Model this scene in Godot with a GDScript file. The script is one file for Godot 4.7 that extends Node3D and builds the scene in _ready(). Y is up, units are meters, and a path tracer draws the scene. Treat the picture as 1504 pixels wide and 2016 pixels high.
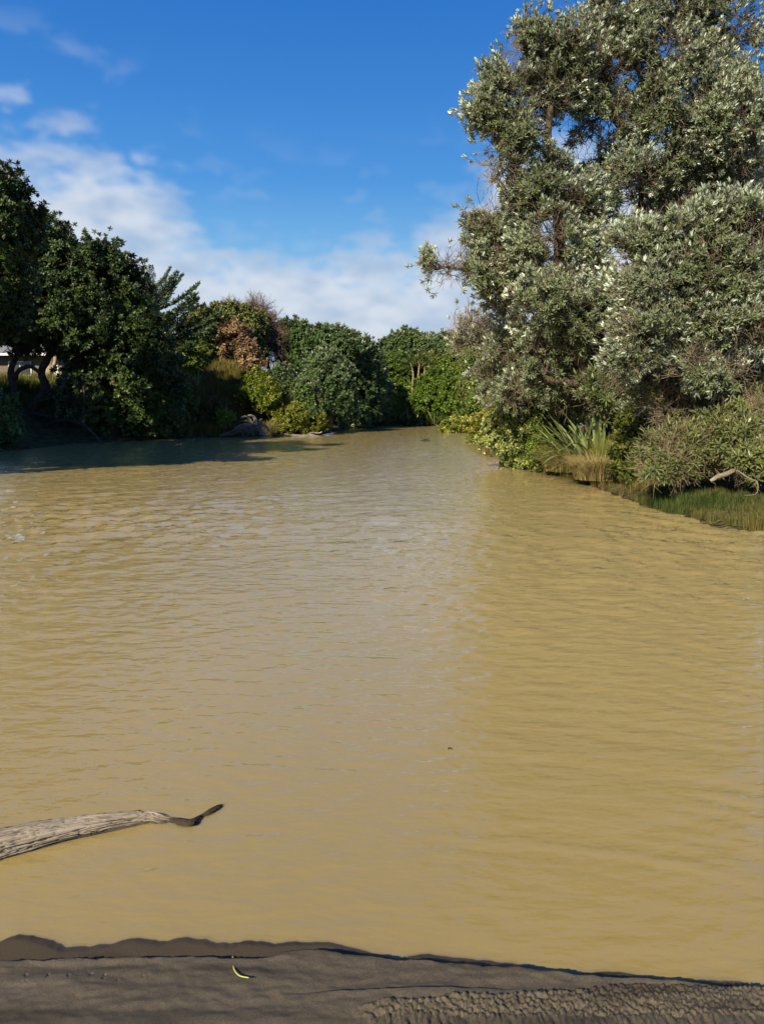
extends Node3D

const CAMERA_HEIGHT := 1.65
var rng := RandomNumberGenerator.new()
var names := {}
var soft := FastNoiseLite.new()
var rough := FastNoiseLite.new()
var cells := FastNoiseLite.new()
var M := {}
var S := {}
var shore := PackedVector2Array()


# ---------------------------------------------------------------- mesh helpers
class Buf:
	var v := PackedVector3Array()
	var n := PackedVector3Array()
	var c := PackedColorArray()
	var t := PackedVector2Array()
	var i := PackedInt32Array()

	func add(p: Vector3, normal: Vector3, color: Color, uv := Vector2.ZERO) -> int:
		v.push_back(p)
		n.push_back(normal)
		c.push_back(color)
		t.push_back(uv)
		return v.size() - 1

	func tri(a: int, b: int, d: int) -> void:
		var k := (v[b] - v[a]).cross(v[d] - v[a])
		i.push_back(a)
		if k.dot(n[a] + n[b] + n[d]) > 0.0:
			i.push_back(d)
			i.push_back(b)
		else:
			i.push_back(b)
			i.push_back(d)

	func quad(a: int, b: int, d: int, e: int) -> void:
		tri(a, b, d)
		tri(a, d, e)

	func mesh() -> ArrayMesh:
		var a := []
		a.resize(Mesh.ARRAY_MAX)
		a[Mesh.ARRAY_VERTEX] = v
		a[Mesh.ARRAY_NORMAL] = n
		a[Mesh.ARRAY_COLOR] = c
		a[Mesh.ARRAY_TEX_UV] = t
		a[Mesh.ARRAY_INDEX] = i
		var m := ArrayMesh.new()
		m.add_surface_from_arrays(Mesh.PRIMITIVE_TRIANGLES, a)
		return m


func side_of(d: Vector3) -> Vector3:
	var h := Vector3.UP if absf(d.y) < 0.9 else Vector3.RIGHT
	return d.cross(h).normalized()


func tube(b: Buf, pts: PackedVector3Array, rads: PackedFloat32Array, sides: int, col: Color, lumps := 0.0, cap := false) -> void:
	var count := pts.size()
	var d := (pts[1] - pts[0]).normalized()
	var s := side_of(d)
	var start := b.v.size()
	for k in count:
		var e := (pts[mini(k + 1, count - 1)] - pts[maxi(k - 1, 0)]).normalized()
		s = (s - e * s.dot(e)).normalized()
		var u := e.cross(s)
		for j in sides:
			var w := TAU * j / sides
			var nn := s * cos(w) + u * sin(w)
			var r := rads[k]
			if lumps > 0.0:
				r *= 1.0 + lumps * rough.get_noise_3dv(pts[k] * 2.5 + nn * 1.3)
			b.add(pts[k] + nn * r, nn, col)
	for k in count - 1:
		for j in sides:
			var a := start + k * sides + j
			var a2 := start + k * sides + (j + 1) % sides
			b.quad(a, a2, a2 + sides, a + sides)
	if cap:
		for q in 2:
			var k := 0 if q == 0 else count - 1
			var e := (pts[k] - pts[1 if q == 0 else count - 2]).normalized()
			var m := b.add(pts[k] + e * rads[k] * 0.25, e, col)
			var first := b.v.size()
			for j in sides:
				b.add(b.v[start + k * sides + j], e, col)
			for j in sides:
				b.tri(m, first + j, first + (j + 1) % sides)


func cone(b: Buf, p: Vector3, q: Vector3, r0: float, r1: float, sides: int, col: Color) -> void:
	var d := q - p
	if d.length_squared() < 1e-6:
		return
	d = d.normalized()
	var s := side_of(d)
	var u := d.cross(s)
	var start := b.v.size()
	for j in sides:
		var w := TAU * j / sides
		var nn := s * cos(w) + u * sin(w)
		b.add(p + nn * r0, nn, col)
		b.add(q + nn * r1, nn, col)
	for j in sides:
		var a := start + 2 * j
		var a2 := start + 2 * ((j + 1) % sides)
		b.quad(a, a2, a2 + 1, a + 1)


func smooth_line(pts: Array, step: float) -> PackedVector3Array:
	var r := PackedVector3Array()
	for k in pts.size() - 1:
		var p1: Vector3 = pts[k]
		var p2: Vector3 = pts[k + 1]
		var p0: Vector3 = pts[k - 1] if k > 0 else p1 * 2.0 - p2
		var p3: Vector3 = pts[k + 2] if k + 2 < pts.size() else p2 * 2.0 - p1
		var m := maxi(1, int(ceil(p1.distance_to(p2) / step)))
		for j in m:
			r.push_back(p1.cubic_interpolate(p2, p0, p3, float(j) / m))
	r.push_back(pts[-1])
	return r


# a leaf blade with an upper and a lower skin of their own colours
func leaf(b: Buf, o: Vector3, dir: Vector3, up: Vector3, length: float, width: float, ct: Color, cu: Color, curl: float, stations: Array = [0.0, 0.3, 0.68, 1.0], widths: Array = [0.2, 0.9, 0.85, 0.1]) -> void:
	var s := dir.cross(up).normalized()
	var n := s.cross(dir).normalized()
	for skin in 2:
		var f := 1.0 if skin == 0 else -1.0
		var col := ct if skin == 0 else cu
		var start := b.v.size()
		for k in stations.size():
			var x: float = stations[k]
			var p := o + dir * (length * x) - n * (curl * length * x * x) + n * (0.0008 * f)
			var w: float = width * 0.5 * widths[k]
			var nn := (n + dir * (2.0 * curl * x)).normalized()
			b.add(p - s * w, ((nn - s * 0.3) * f).normalized(), col)
			b.add(p + s * w, ((nn + s * 0.3) * f).normalized(), col)
		for k in stations.size() - 1:
			var a := start + 2 * k
			b.quad(a, a + 1, a + 3, a + 2)


func whorl(count: int, length: float, width: float, tilt0: float, tilt1: float, ct: Color, cu: Color, curl: float, seed_: int) -> ArrayMesh:
	var r := RandomNumberGenerator.new()
	r.seed = seed_
	var b := Buf.new()
	for k in count:
		var a := 2.39996 * k + r.randf_range(-0.3, 0.3)
		var tl := lerpf(tilt0, tilt1, float(k) / maxi(1, count - 1)) + r.randf_range(-0.15, 0.15)
		var d := Vector3(sin(tl) * cos(a), cos(tl), sin(tl) * sin(a))
		var up := (Vector3.UP - d * d.y)
		up = up.normalized() if up.length() > 0.05 else Vector3.RIGHT
		up = up.rotated(d, r.randf_range(-0.5, 0.5))
		var l := length * r.randf_range(0.7, 1.15)
		var g := r.randf_range(0.8, 1.2)
		leaf(b, d * 0.01 - Vector3.UP * (0.25 * length * float(k) / count), d, up, l, width * r.randf_range(0.85, 1.15), ct * g, cu * g, curl * r.randf_range(0.4, 1.5))
	return b.mesh()


# ---------------------------------------------------------------- scene helpers
func numbered(called: String) -> String:
	names[called] = names.get(called, -1) + 1
	return called if names[called] == 0 else "%s_%03d" % [called, names[called]]


func tag(o: Node, label: String, category: String, group := "", kind := "") -> void:
	if label:
		o.set_meta("label", label)
	if category:
		o.set_meta("category", category)
	if group:
		o.set_meta("group", group)
	if kind:
		o.set_meta("kind", kind)


func thing(called: String, label: String, category: String, group: String, at: Vector3) -> Node3D:
	var o := Node3D.new()
	o.name = numbered(called)
	add_child(o, true)
	o.position = at
	tag(o, label, category, group)
	return o


func part(called: String, mesh: Mesh, m: Material, parent: Node, at := Vector3.ZERO) -> MeshInstance3D:
	var o := MeshInstance3D.new()
	o.name = numbered(called) if parent == self else called
	o.mesh = mesh
	o.material_override = m
	o.position = at
	parent.add_child(o, true)
	return o


func many(called: String, mesh: Mesh, m: Material, parent: Node, where: Array, tints: PackedColorArray) -> MultiMeshInstance3D:
	var mm := MultiMesh.new()
	mm.transform_format = MultiMesh.TRANSFORM_3D
	mm.use_colors = true
	mm.mesh = mesh
	mm.instance_count = where.size()
	for k in where.size():
		mm.set_instance_transform(k, where[k])
		mm.set_instance_color(k, tints[k])
	var o := MultiMeshInstance3D.new()
	o.name = numbered(called) if parent == self else called
	o.multimesh = mm
	o.material_override = m
	o.set_meta("kind", "stuff")
	parent.add_child(o, true)
	return o


func rand_unit() -> Vector3:
	var y := rng.randf_range(-1.0, 1.0)
	var a := rng.randf() * TAU
	var r := sqrt(1.0 - y * y)
	return Vector3(r * cos(a), y, r * sin(a))


func turned(up: Vector3, spin: float, size: float) -> Basis:
	var x := side_of(up).rotated(up, spin)
	return Basis(x * size, up * size, x.cross(up) * size)


func lin(r: float, g: float, b: float) -> Color:
	return Color(r, g, b).linear_to_srgb()


func stuff_mat(name_: String, rough_: float, spec: float, through: float) -> StandardMaterial3D:
	var m := StandardMaterial3D.new()
	m.resource_name = name_
	m.vertex_color_use_as_albedo = true
	m.cull_mode = BaseMaterial3D.CULL_DISABLED
	m.roughness = rough_
	m.metallic_specular = spec
	if through > 0.0:
		m.backlight_enabled = true
		m.backlight = lin(through, through, through * 0.7)
	return m


func noise_tex(size: int, freq: float, octaves: int, ramp: Array, seed_: int, kind := FastNoiseLite.TYPE_SIMPLEX_SMOOTH) -> NoiseTexture2D:
	var f := FastNoiseLite.new()
	f.noise_type = kind
	f.seed = seed_
	f.frequency = freq
	f.fractal_octaves = octaves
	var t := NoiseTexture2D.new()
	t.width = size
	t.height = size
	t.seamless = true
	t.noise = f
	if ramp:
		var g := Gradient.new()
		var at := PackedFloat32Array()
		var cs := PackedColorArray()
		for k in ramp:
			at.push_back(k[0])
			cs.push_back(k[1])
		g.offsets = at
		g.colors = cs
		t.color_ramp = g
	return t


# ---------------------------------------------------------------- terrain
func to_shore(x: float, d: float) -> float:   # metres from the water's edge, positive on land
	var p := Vector2(x, d)
	var best := 1e9
	var inside := false
	var n := shore.size()
	var j := n - 1
	for k in n:
		var a := shore[k]
		var b := shore[j]
		var ab := b - a
		var q := a + ab * clampf((p - a).dot(ab) / ab.length_squared(), 0.0, 1.0)
		best = minf(best, p.distance_squared_to(q))
		if (a.y > d) != (b.y > d) and x < (b.x - a.x) * (d - a.y) / (b.y - a.y) + a.x:
			inside = not inside
		j = k
	return -sqrt(best) if inside else sqrt(best)


func ground_height(x: float, d: float) -> float:
	var s := to_shore(x, d)
	s += 0.35 * soft.get_noise_2d(x * 3.0, d * 3.0)
	if s < 0.0:
		return maxf(-0.9, s * 0.35)
	var top := 0.35
	if x < 1.0:
		top = lerpf(0.4, 2.6, smoothstep(1.0, -7.0, x) * smoothstep(14.0, 30.0, d)) * lerpf(1.0, 0.35, smoothstep(54.0, 66.0, d))
	var h := 0.16 * smoothstep(0.0, 0.5, s) + top * smoothstep(0.2, 7.0, s)
	h += 1.6 * exp(-pow((x + 8.6) / 2.8, 2.0) - pow((d - 47.3) / 2.6, 2.0)) * smoothstep(0.3, 2.6, s)
	h += 0.06 * soft.get_noise_2d(x * 6.0, d * 6.0) * smoothstep(0.2, 2.0, s)
	h += smoothstep(80.0, 240.0, d) * 3.0 * (0.5 + soft.get_noise_2d(x * 0.3, d * 0.3))
	return h


func field(xs: PackedFloat32Array, ds: PackedFloat32Array, hs: PackedFloat32Array, cs: PackedColorArray, uv := 1.0) -> ArrayMesh:
	var w := xs.size()
	var l := ds.size()
	var b := Buf.new()
	b.v.resize(w * l)
	b.n.resize(w * l)
	b.c.resize(w * l)
	b.t.resize(w * l)
	b.i.resize((w - 1) * (l - 1) * 6)
	var k := 0
	for j in l:
		for i in w:
			var at := j * w + i
			b.v[at] = Vector3(xs[i], hs[at], -ds[j])
			var i0 := maxi(i - 1, 0)
			var i1 := mini(i + 1, w - 1)
			var j0 := maxi(j - 1, 0)
			var j1 := mini(j + 1, l - 1)
			var gx := (hs[j * w + i1] - hs[j * w + i0]) / (xs[i1] - xs[i0])
			var gd := (hs[j1 * w + i] - hs[j0 * w + i]) / (ds[j1] - ds[j0])
			b.n[at] = Vector3(-gx, 1.0, gd).normalized()
			b.c[at] = cs[at] if cs.size() else Color.WHITE
			b.t[at] = Vector2(xs[i], ds[j]) * uv
			if i < w - 1 and j < l - 1:
				b.i[k] = at
				b.i[k + 1] = at + w
				b.i[k + 2] = at + w + 1
				b.i[k + 3] = at
				b.i[k + 4] = at + w + 1
				b.i[k + 5] = at + 1
				k += 6
	return b.mesh()


func lines(stops: Array) -> PackedFloat32Array:   # [from, to, step, to, step, ...]
	var r := PackedFloat32Array()
	var x: float = stops[0]
	for k in range(1, stops.size(), 2):
		var n := int(round((stops[k] - x) / stops[k + 1]))
		for j in n:
			r.push_back(x + (stops[k] - x) * j / n)
		x = stops[k]
	r.push_back(x)
	return r


func along(pts: Array, x: float) -> float:
	if x <= pts[0].x:
		return pts[0].y
	for k in pts.size() - 1:
		if x < pts[k + 1].x:
			return lerpf(pts[k].y, pts[k + 1].y, smoothstep(pts[k].x, pts[k + 1].x, x))
	return pts[-1].y


func sand_height(x: float, d: float) -> float:
	var edge := along([Vector2(-3.0, 2.0), Vector2(-1.1, 2.075), Vector2(-0.77, 2.09), Vector2(-0.37, 2.095), Vector2(-0.2, 2.125), Vector2(0.07, 2.09), Vector2(0.36, 2.05), Vector2(0.71, 2.01), Vector2(1.1, 1.965), Vector2(3.0, 1.8)], x)
	edge += 0.012 * rough.get_noise_2d(x * 9.0, 3.0) + 0.006 * rough.get_noise_2d(x * 40.0, 9.0)
	var s := edge - d
	var waves := 0.5 + 0.9 * soft.get_noise_2d(x * 42.0, 5.0) + 0.35 * rough.get_noise_2d(x * 22.0, 61.0)
	var out := lerpf(0.095, 0.075, smoothstep(-1.3, 0.35, x)) + 0.055 * waves * smoothstep(0.2, -0.4, x) + 0.02 * soft.get_noise_2d(x * 60.0, 1.0)
	var h := 0.0
	if s > 0.0:
		h = 0.06 + 0.02 * s + 0.006 * rough.get_noise_2d(x * 6.0, d * 22.0) + 0.003 * soft.get_noise_2d(x * 150.0, d * 260.0) + 0.0015 * rough.get_noise_2d(x * 60.0, d * 90.0)
		h += 0.004 * smoothstep(0.03, 0.0, s)
	else:
		var shelf := lerpf(0.012, 0.006, smoothstep(-1.0, 0.1, x))
		h = lerpf(0.064, shelf, smoothstep(0.0, 0.012, -s))
		h += 0.005 * soft.get_noise_2d(x * 40.0, d * 55.0) * smoothstep(0.0, 0.05, -s)
		h -= maxf(0.0, -s - out) * 0.30
		h -= 0.006 * smoothstep(-0.2, -0.4, x) * smoothstep(0.01, 0.03, -s) * smoothstep(0.06, 0.03, -s) * smoothstep(0.1, 0.4, rough.get_noise_2d(x * 5.0, 40.0) + 0.3)
	# crumbly dry crust in the near right corner
	var crust := along([Vector2(-0.2, 1.86), Vector2(0.0, 1.915), Vector2(0.3, 1.945), Vector2(0.5, 1.965), Vector2(0.7, 1.985), Vector2(1.05, 1.975), Vector2(3.0, 1.8)], x) + 0.008 * rough.get_noise_2d(x * 25.0, 17.0)
	var k := smoothstep(0.0, 0.008, crust - d) * smoothstep(-0.1, 0.02, x)
	if k > 0.0:
		h += k * (0.003 + 0.013 * clampf((-cells.get_noise_2d(x * 75.0, d * 60.0) - 0.3) * 2.2, 0.0, 1.0) + 0.003 * rough.get_noise_2d(x * 120.0, d * 120.0))
	# long straight cracks and small pits in the firm sand
	var crack := 1.958 + 0.03 * x + 0.005 * rough.get_noise_2d(x * 6.0, 77.0) - d
	h += 0.012 * smoothstep(-0.0015, 0.0015, crack) * smoothstep(0.09, 0.0, crack) * smoothstep(-0.3, -0.1, x) * smoothstep(0.45, 0.15, x)
	var pit := rough.get_noise_2d(x * 95.0, d * 60.0 + 300.0)
	h -= 0.008 * smoothstep(0.5, 0.56, pit) * smoothstep(0.02, 0.03, absf(d - 2.02 - 0.05 * (x + 0.9)) * -1.0 + 0.05) * smoothstep(-0.62, -0.75, x)
	return h


func ripple(x: float, d: float) -> float:
	var a := smoothstep(2.3, 4.6, d + 0.3 * x) * (0.75 + 0.6 * soft.get_noise_2d(x * 1.6, d * 1.1 + 50.0))
	a = a * 5.0 * lerpf(lerpf(0.04, 0.55, smoothstep(-0.5, 1.5, x)), 1.0, smoothstep(3.5, 7.0, d)) * lerpf(1.0, 0.5, smoothstep(7.0, 16.0, d)) + 0.7 * exp(-pow((x - 1.0) / 0.6, 2.0) - pow((d - 2.8) / 0.25, 2.0))
	if a <= 0.0:
		return 0.0
	var turn := lerpf(0.12, -0.6, smoothstep(-0.5, 2.5, x - 0.12 * d + 1.0)) 
	var u := x * cos(turn) + d * sin(turn)
	var w := -x * sin(turn) + d * cos(turn)
	u += 0.25 * soft.get_noise_2d(x * 8.0, d * 8.0)
	w += 0.12 * soft.get_noise_2d(x * 8.0 + 90.0, d * 8.0)
	var h := -0.009 * absf(rough.get_noise_2d(u * 6.5, w * 14.0))
	h += 0.0055 * rough.get_noise_2d(u * 3.0 + 40.0, w * 8.5)
	h += 0.003 * rough.get_noise_2d(u * 14.0 + 9.0, w * 34.0)
	var open := smoothstep(5.0, 11.0, d)   # longer waves out on the open water
	h = h * (1.0 - 0.6 * open) + open * (0.009 * rough.get_noise_2d(u * 2.2 + 7.0, w * 5.2) - 0.018 * absf(rough.get_noise_2d(u * 3.4, w * 8.0 + 20.0)))
	return h * a


# ---------------------------------------------------------------- plants
# trunks: [[points], radius at foot, radius at tip]; lobes: [centre, radii, branch nodes]
func tree(called: String, label: String, category: String, group: String, base: Vector3, trunks: Array, lobes: Array, s: Dictionary) -> Node3D:
	rng.seed = hash(label)
	var o := thing(called, label, category, group, base)
	var pos := PackedVector3Array()
	var par := PackedInt32Array()
	var rad := PackedFloat32Array()
	var far := PackedFloat32Array()
	var bark: Color = s.bark
	for t in trunks:
		var pts := smooth_line(t[0], s.get("step", 0.3))
		var rads := PackedFloat32Array()
		var last := -1
		for k in pts.size():
			var q := float(k) / (pts.size() - 1)
			if k > 0 and k < pts.size() - 1:
				pts[k] += rand_unit() * (0.12 * lerpf(t[1], t[2], q))
			rads.push_back(lerpf(t[1], t[2], q) * (1.0 + 0.5 * maxf(0.0, 0.12 - q) / 0.12))
			if k == 0 and pos.size():
				for m in pos.size():
					if pos[m].distance_to(pts[0]) < 0.4 and (last < 0 or pos[m].distance_to(pts[0]) < pos[last].distance_to(pts[0])):
						last = m
			pos.push_back(pts[k] - base)
			par.push_back(last)
			rad.push_back(rads[k])
			far.push_back(0.0 if last < 0 else far[last] + 0.3)
			last = pos.size() - 1
		for k in pts.size():
			pts[k] -= base
		var tb := Buf.new()
		tube(tb, pts, rads, s.get("sides", 9), bark, 0.25, true)
		part("trunk" if t[1] >= trunks[0][1] * 0.5 else "limb", tb.mesh(), M.bark, o)
	var trunk_nodes := pos.size()
	var home := PackedInt32Array()
	home.resize(trunk_nodes)
	var grow: float = s.get("balance", 0.35)
	for li in lobes.size():
		var c: Vector3 = lobes[li][0] - base
		var r: Vector3 = lobes[li][1]
		var near := 0
		for m in trunk_nodes:
			if pos[m].distance_squared_to(c) < pos[near].distance_squared_to(c):
				near = m
		var root := pos[near]
		var pts := []
		for k in lobes[li][2]:
			var d := rand_unit()
			var f: float = pow(rng.randf(), s.get("shell", 0.4)) * (0.95 + s.get("lumpy", 0.4) * soft.get_noise_3dv(d * 25.0 + c * 9.0))
			if rng.randf() < s.get("sprays", 0.04):
				f *= 1.3
			var p: Vector3 = c + d * r * f
			if p.y + base.y > s.get("floor", 0.1):
				pts.push_back([p.distance_to(root), p])
		pts.sort_custom(func(a, b): return a[0] < b[0])
		var mine := PackedInt32Array([near])
		if near > 0 and near < trunk_nodes - 1 and par[near + 1] == near:
			mine.push_back(near + 1)
		for e in pts:
			var p: Vector3 = e[1]
			var best := -1
			var low := 1e9
			for m in mine:
				var cost := pos[m].distance_to(p) + grow * far[m]
				if cost < low:
					low = cost
					best = m
			var gap := pos[best].distance_to(p)
			if gap > 0.7:
				var mid: Vector3 = pos[best].lerp(p, 0.5) + rand_unit() * gap * 0.12 + Vector3.UP * gap * s.get("arch", 0.06)
				pos.push_back(mid)
				par.push_back(best)
				rad.push_back(0.0)
				far.push_back(far[best] + gap * 0.5)
				home.push_back(-1 - li)
				mine.push_back(pos.size() - 1)
				best = pos.size() - 1
				gap *= 0.5
			pos.push_back(p)
			par.push_back(best)
			rad.push_back(0.0)
			far.push_back(far[best] + gap)
			home.push_back(li)
			mine.push_back(pos.size() - 1)
	# branch thickness from the number of tips that each one carries
	var load_ := PackedFloat32Array()
	load_.resize(pos.size())
	for k in range(pos.size() - 1, trunk_nodes - 1, -1):
		load_[k] = maxf(load_[k], 1.0)
		if par[k] >= 0:
			load_[par[k]] += load_[k]
	var tip: float = s.get("tip", 0.006)
	var bb := Buf.new()
	for k in range(trunk_nodes, pos.size()):
		rad[k] = tip * pow(load_[k], 0.45)
		var q := par[k]
		var r0 := minf(rad[q], tip * pow(load_[k] + 1.0, 0.47) * 1.1)
		cone(bb, pos[q], pos[k], r0, rad[k], 6 if rad[k] > 0.03 else 4 if rad[k] > 0.012 else 3, bark)
	# leaf clusters
	var kinds: Array = s.get("leaves", [])
	var at := []
	var tints := []
	for k in kinds:
		at.push_back([])
		tints.push_back(PackedColorArray())
	var spread: float = s.get("spread", 0.2)
	var singles := []
	var twig: Color = s.get("twig", bark)
	for k in range(trunk_nodes, pos.size()):
		var li := home[k]
		if li < 0:
			continue
		var c: Vector3 = lobes[li][0] - base
		var rel: Vector3 = (pos[k] - c) / (lobes[li][1] as Vector3)
		var out := (pos[k] - pos[par[k]]).normalized()
		var axis: Vector3 = (rel * 0.8 + out * 0.6 + Vector3.UP * s.get("up", 0.6)).normalized()
		var per: float = s.get("per", 4.0) * clampf(0.35 + rel.length(), 0.0, 1.3)
		for m in int(per + rng.randf()):
			var q: Vector3 = pos[k] + (rand_unit() + axis * 0.7) * spread * rng.randf_range(0.5, 1.3)
			if q.y + base.y < s.get("floor", 0.1):
				continue
			if kinds.is_empty() or soft.get_noise_3dv((q + base) * s.get("gap_scale", 9.0)) < s.get("gap", -0.35):
				continue
			var up: Vector3 = (axis + rand_unit() * s.get("wild", 0.5)).normalized()
			cone(bb, pos[k], q, tip * 0.8, tip * 0.5, 3, twig)
			var pick := 0
			if kinds.size() > 1:
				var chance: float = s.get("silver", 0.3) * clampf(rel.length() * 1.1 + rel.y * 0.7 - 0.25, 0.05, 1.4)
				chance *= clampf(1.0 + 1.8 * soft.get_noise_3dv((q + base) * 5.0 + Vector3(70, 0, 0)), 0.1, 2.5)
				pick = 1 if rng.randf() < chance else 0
			var size: float = rng.randf_range(0.75, 1.2) * s.get("size", 1.0)
			var xf := Transform3D(turned(up, rng.randf() * TAU, size), q)
			var a: Color = s.get("tint", Color.WHITE)
			var b: Color = s.get("tint2", a)
			if s.get("singles", 0) > 0 and rel.length() > 0.75 and q.z > (c.z + 0.35 * (lobes[li][1] as Vector3).z) and rng.randf() < 0.3:
				singles.push_back([xf, pick])
				continue
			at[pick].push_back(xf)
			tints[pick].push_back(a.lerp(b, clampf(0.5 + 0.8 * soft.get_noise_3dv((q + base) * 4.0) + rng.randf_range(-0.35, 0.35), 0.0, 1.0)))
		for m in int(s.get("bare", 0.0) + rng.randf()):
			var q: Vector3 = pos[k] + (axis * 0.7 + rand_unit()).normalized() * rng.randf_range(0.5, 1.4) * s.get("bare_length", 0.35)
			if q.y + base.y < 0.05:
				continue
			var w := pos[k].lerp(q, 0.5) + rand_unit() * 0.05
			cone(bb, pos[k], w, tip * 0.9, tip * 0.65, 3, twig)
			cone(bb, w, q, tip * 0.65, tip * 0.35, 3, twig)
			cone(bb, w, w + (q - w).rotated(side_of((q - w).normalized()), rng.randf_range(-0.9, 0.9)) * 0.8, tip * 0.6, tip * 0.3, 3, twig)
	var br := part("branches", bb.mesh(), M.bark, o)
	br.set_meta("kind", "stuff")
	for k in kinds.size():
		if at[k].size():
			many("crown", kinds[k], M.leaf, o, at[k], tints[k])
	for k in mini(singles.size(), s.get("singles", 0)):
		var w := part("leaf_whorl", kinds[singles[k][1]], M.leaf, o)
		w.transform = singles[k][0]
	return o


func blades(n: int, radius: float, height: float, width: float, arch: float, c0: Color, c1: Color, seed_: int, lean := Vector3.ZERO) -> ArrayMesh:
	var r := RandomNumberGenerator.new()
	r.seed = seed_
	var b := Buf.new()
	for k in n:
		var a := r.randf() * TAU
		var f := sqrt(r.randf())
		var o := Vector3(cos(a), 0.0, sin(a)) * (f * radius)
		var out := Vector3(cos(a), 0.0, sin(a)) * (f * (0.25 + 0.55 * minf(1.0, arch)) + r.randf() * 0.15) + lean + Vector3(r.randf_range(-0.12, 0.12), 0, r.randf_range(-0.12, 0.12))
		var h := height * r.randf_range(0.55, 1.1)
		var col := c0.lerp(c1, r.randf())
		var s := side_of(out.normalized() if out.length() > 0.01 else Vector3.RIGHT).rotated(Vector3.UP, r.randf_range(-1.2, 1.2))
		var nn := s.cross(Vector3.UP).normalized()
		var bend := arch * r.randf_range(0.5, 1.5)
		var start := b.v.size()
		for q in 5:
			var x := q / 4.0
			var p := o + Vector3.UP * (h * (x - minf(0.8, bend * 0.5) * x * x * x)) + out * (h * bend * x * x)
			var w := width * 0.5 * (1.0 - 0.8 * x)
			b.add(p - s * w, (nn + Vector3.UP * 0.5).normalized(), col)
			b.add(p + s * w, (nn + Vector3.UP * 0.5).normalized(), col)
		for q in 4:
			var m := start + 2 * q
			b.quad(m, m + 1, m + 3, m + 2)
	return b.mesh()


func tussock(called: String, label: String, group: String, at: Vector3, n: int, radius: float, height: float, width: float, arch: float, c0: Color, c1: Color, lean := Vector3.ZERO) -> void:
	var o := part(called, blades(n, radius, height, width, arch, c0, c1, hash(label), lean), M.grass, self, at)
	tag(o, label, "grass tussock", group)


# one sword-shaped leaf, folded along its midrib and arching over
func sword(length: float, width: float, arch: float, col: Color, seed_: int) -> ArrayMesh:
	var r := RandomNumberGenerator.new()
	r.seed = seed_
	var b := Buf.new()
	var side := Vector3(0, 0, 1)
	for skin in 2:
		var f := 1.0 if skin == 0 else -1.0
		var start := b.v.size()
		for q in 9:
			var x := q / 8.0
			var p := Vector3(length * arch * x * x, length * (x - 0.5 * arch * x * x * x), 0.0)
			var tdir := Vector3(2.0 * arch * x, 1.0 - 1.5 * arch * x * x, 0.0).normalized()
			var nn := Vector3(-tdir.y, tdir.x, 0.0) * f
			var w := width * 0.5 * (0.55 + 0.9 * x if x < 0.5 else 1.0 - pow((x - 0.5) * 2.0, 1.8) * 0.97)
			var mid := p - nn * f * (0.35 * w)
			var off := nn * 0.0008
			var c := col * (1.0 if skin == 0 else 1.25)
			b.add(p - side * w + off, (nn + side * 0.4).normalized(), c)
			b.add(mid + off, nn, c * 0.85)
			b.add(p + side * w + off, (nn - side * 0.4).normalized(), c)
		for q in 8:
			var m := start + 3 * q
			b.quad(m, m + 1, m + 4, m + 3)
			b.quad(m + 1, m + 2, m + 5, m + 4)
	return b.mesh()


func flax(label: String, group: String, at: Vector3, n: int, length: float, radius: float, wide: float, set_: Array) -> void:
	rng.seed = hash(label)
	var o := thing("flax", label, "flax", group, at)
	for k in n:
		var a := 2.39996 * k + rng.randf_range(-0.4, 0.4)
		var f := sqrt((k + 0.5) / n)
		var m := part("leaf", set_[rng.randi() % set_.size()], M.flax, o)
		var lean := wide * f + rng.randf_range(-0.12, 0.12)
		var s := length * rng.randf_range(0.65, 1.08)
		m.transform = Transform3D(Basis(Vector3.UP, -a) * Basis(Vector3(0, 0, 1), -lean) * Basis.from_scale(Vector3(s, s, s)), Vector3(cos(a) * radius * f, -0.03, sin(a) * radius * f))


func rosette(n: int, length: float, width: float, col: Color, seed_: int) -> ArrayMesh:
	var r := RandomNumberGenerator.new()
	r.seed = seed_
	var b := Buf.new()
	for k in n:
		var y := r.randf_range(-0.55, 1.0)
		var a := 2.39996 * k
		var d := Vector3(sqrt(1.0 - y * y) * cos(a), y, sqrt(1.0 - y * y) * sin(a))
		var up := (Vector3.UP - d * d.y)
		up = up.normalized() if up.length() > 0.05 else Vector3.RIGHT
		var g := r.randf_range(0.7, 1.25)
		leaf(b, d * 0.03, d, up, length * r.randf_range(0.8, 1.1), width, col * g, col * g * 1.1, 0.22, [0.0, 0.35, 0.7, 1.0], [0.6, 1.0, 0.7, 0.05])
	return b.mesh()


func cabbage_tree(label: String, group: String, foot: Vector3, stems: Array, heads: Array, size: float) -> void:
	rng.seed = hash(label)
	var o := thing("cabbage_tree", label, "cabbage tree", group, foot)
	for s in stems:
		var pts := smooth_line(s, 0.3)
		var rads := PackedFloat32Array()
		for k in pts.size():
			pts[k] -= foot
			rads.push_back(lerpf(0.11, 0.07, float(k) / (pts.size() - 1)))
		var b := Buf.new()
		tube(b, pts, rads, 8, Color(0.36, 0.29, 0.18), 0.2, true)
		part("trunk", b.mesh(), M.bark, o)
	for h in heads:
		var m := part("leaf_head", S.rosette, M.leaf, o)
		m.transform = Transform3D(Basis(Vector3.UP, rng.randf() * TAU) * Basis.from_scale(Vector3.ONE * size * rng.randf_range(0.85, 1.15)), h - foot)


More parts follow.
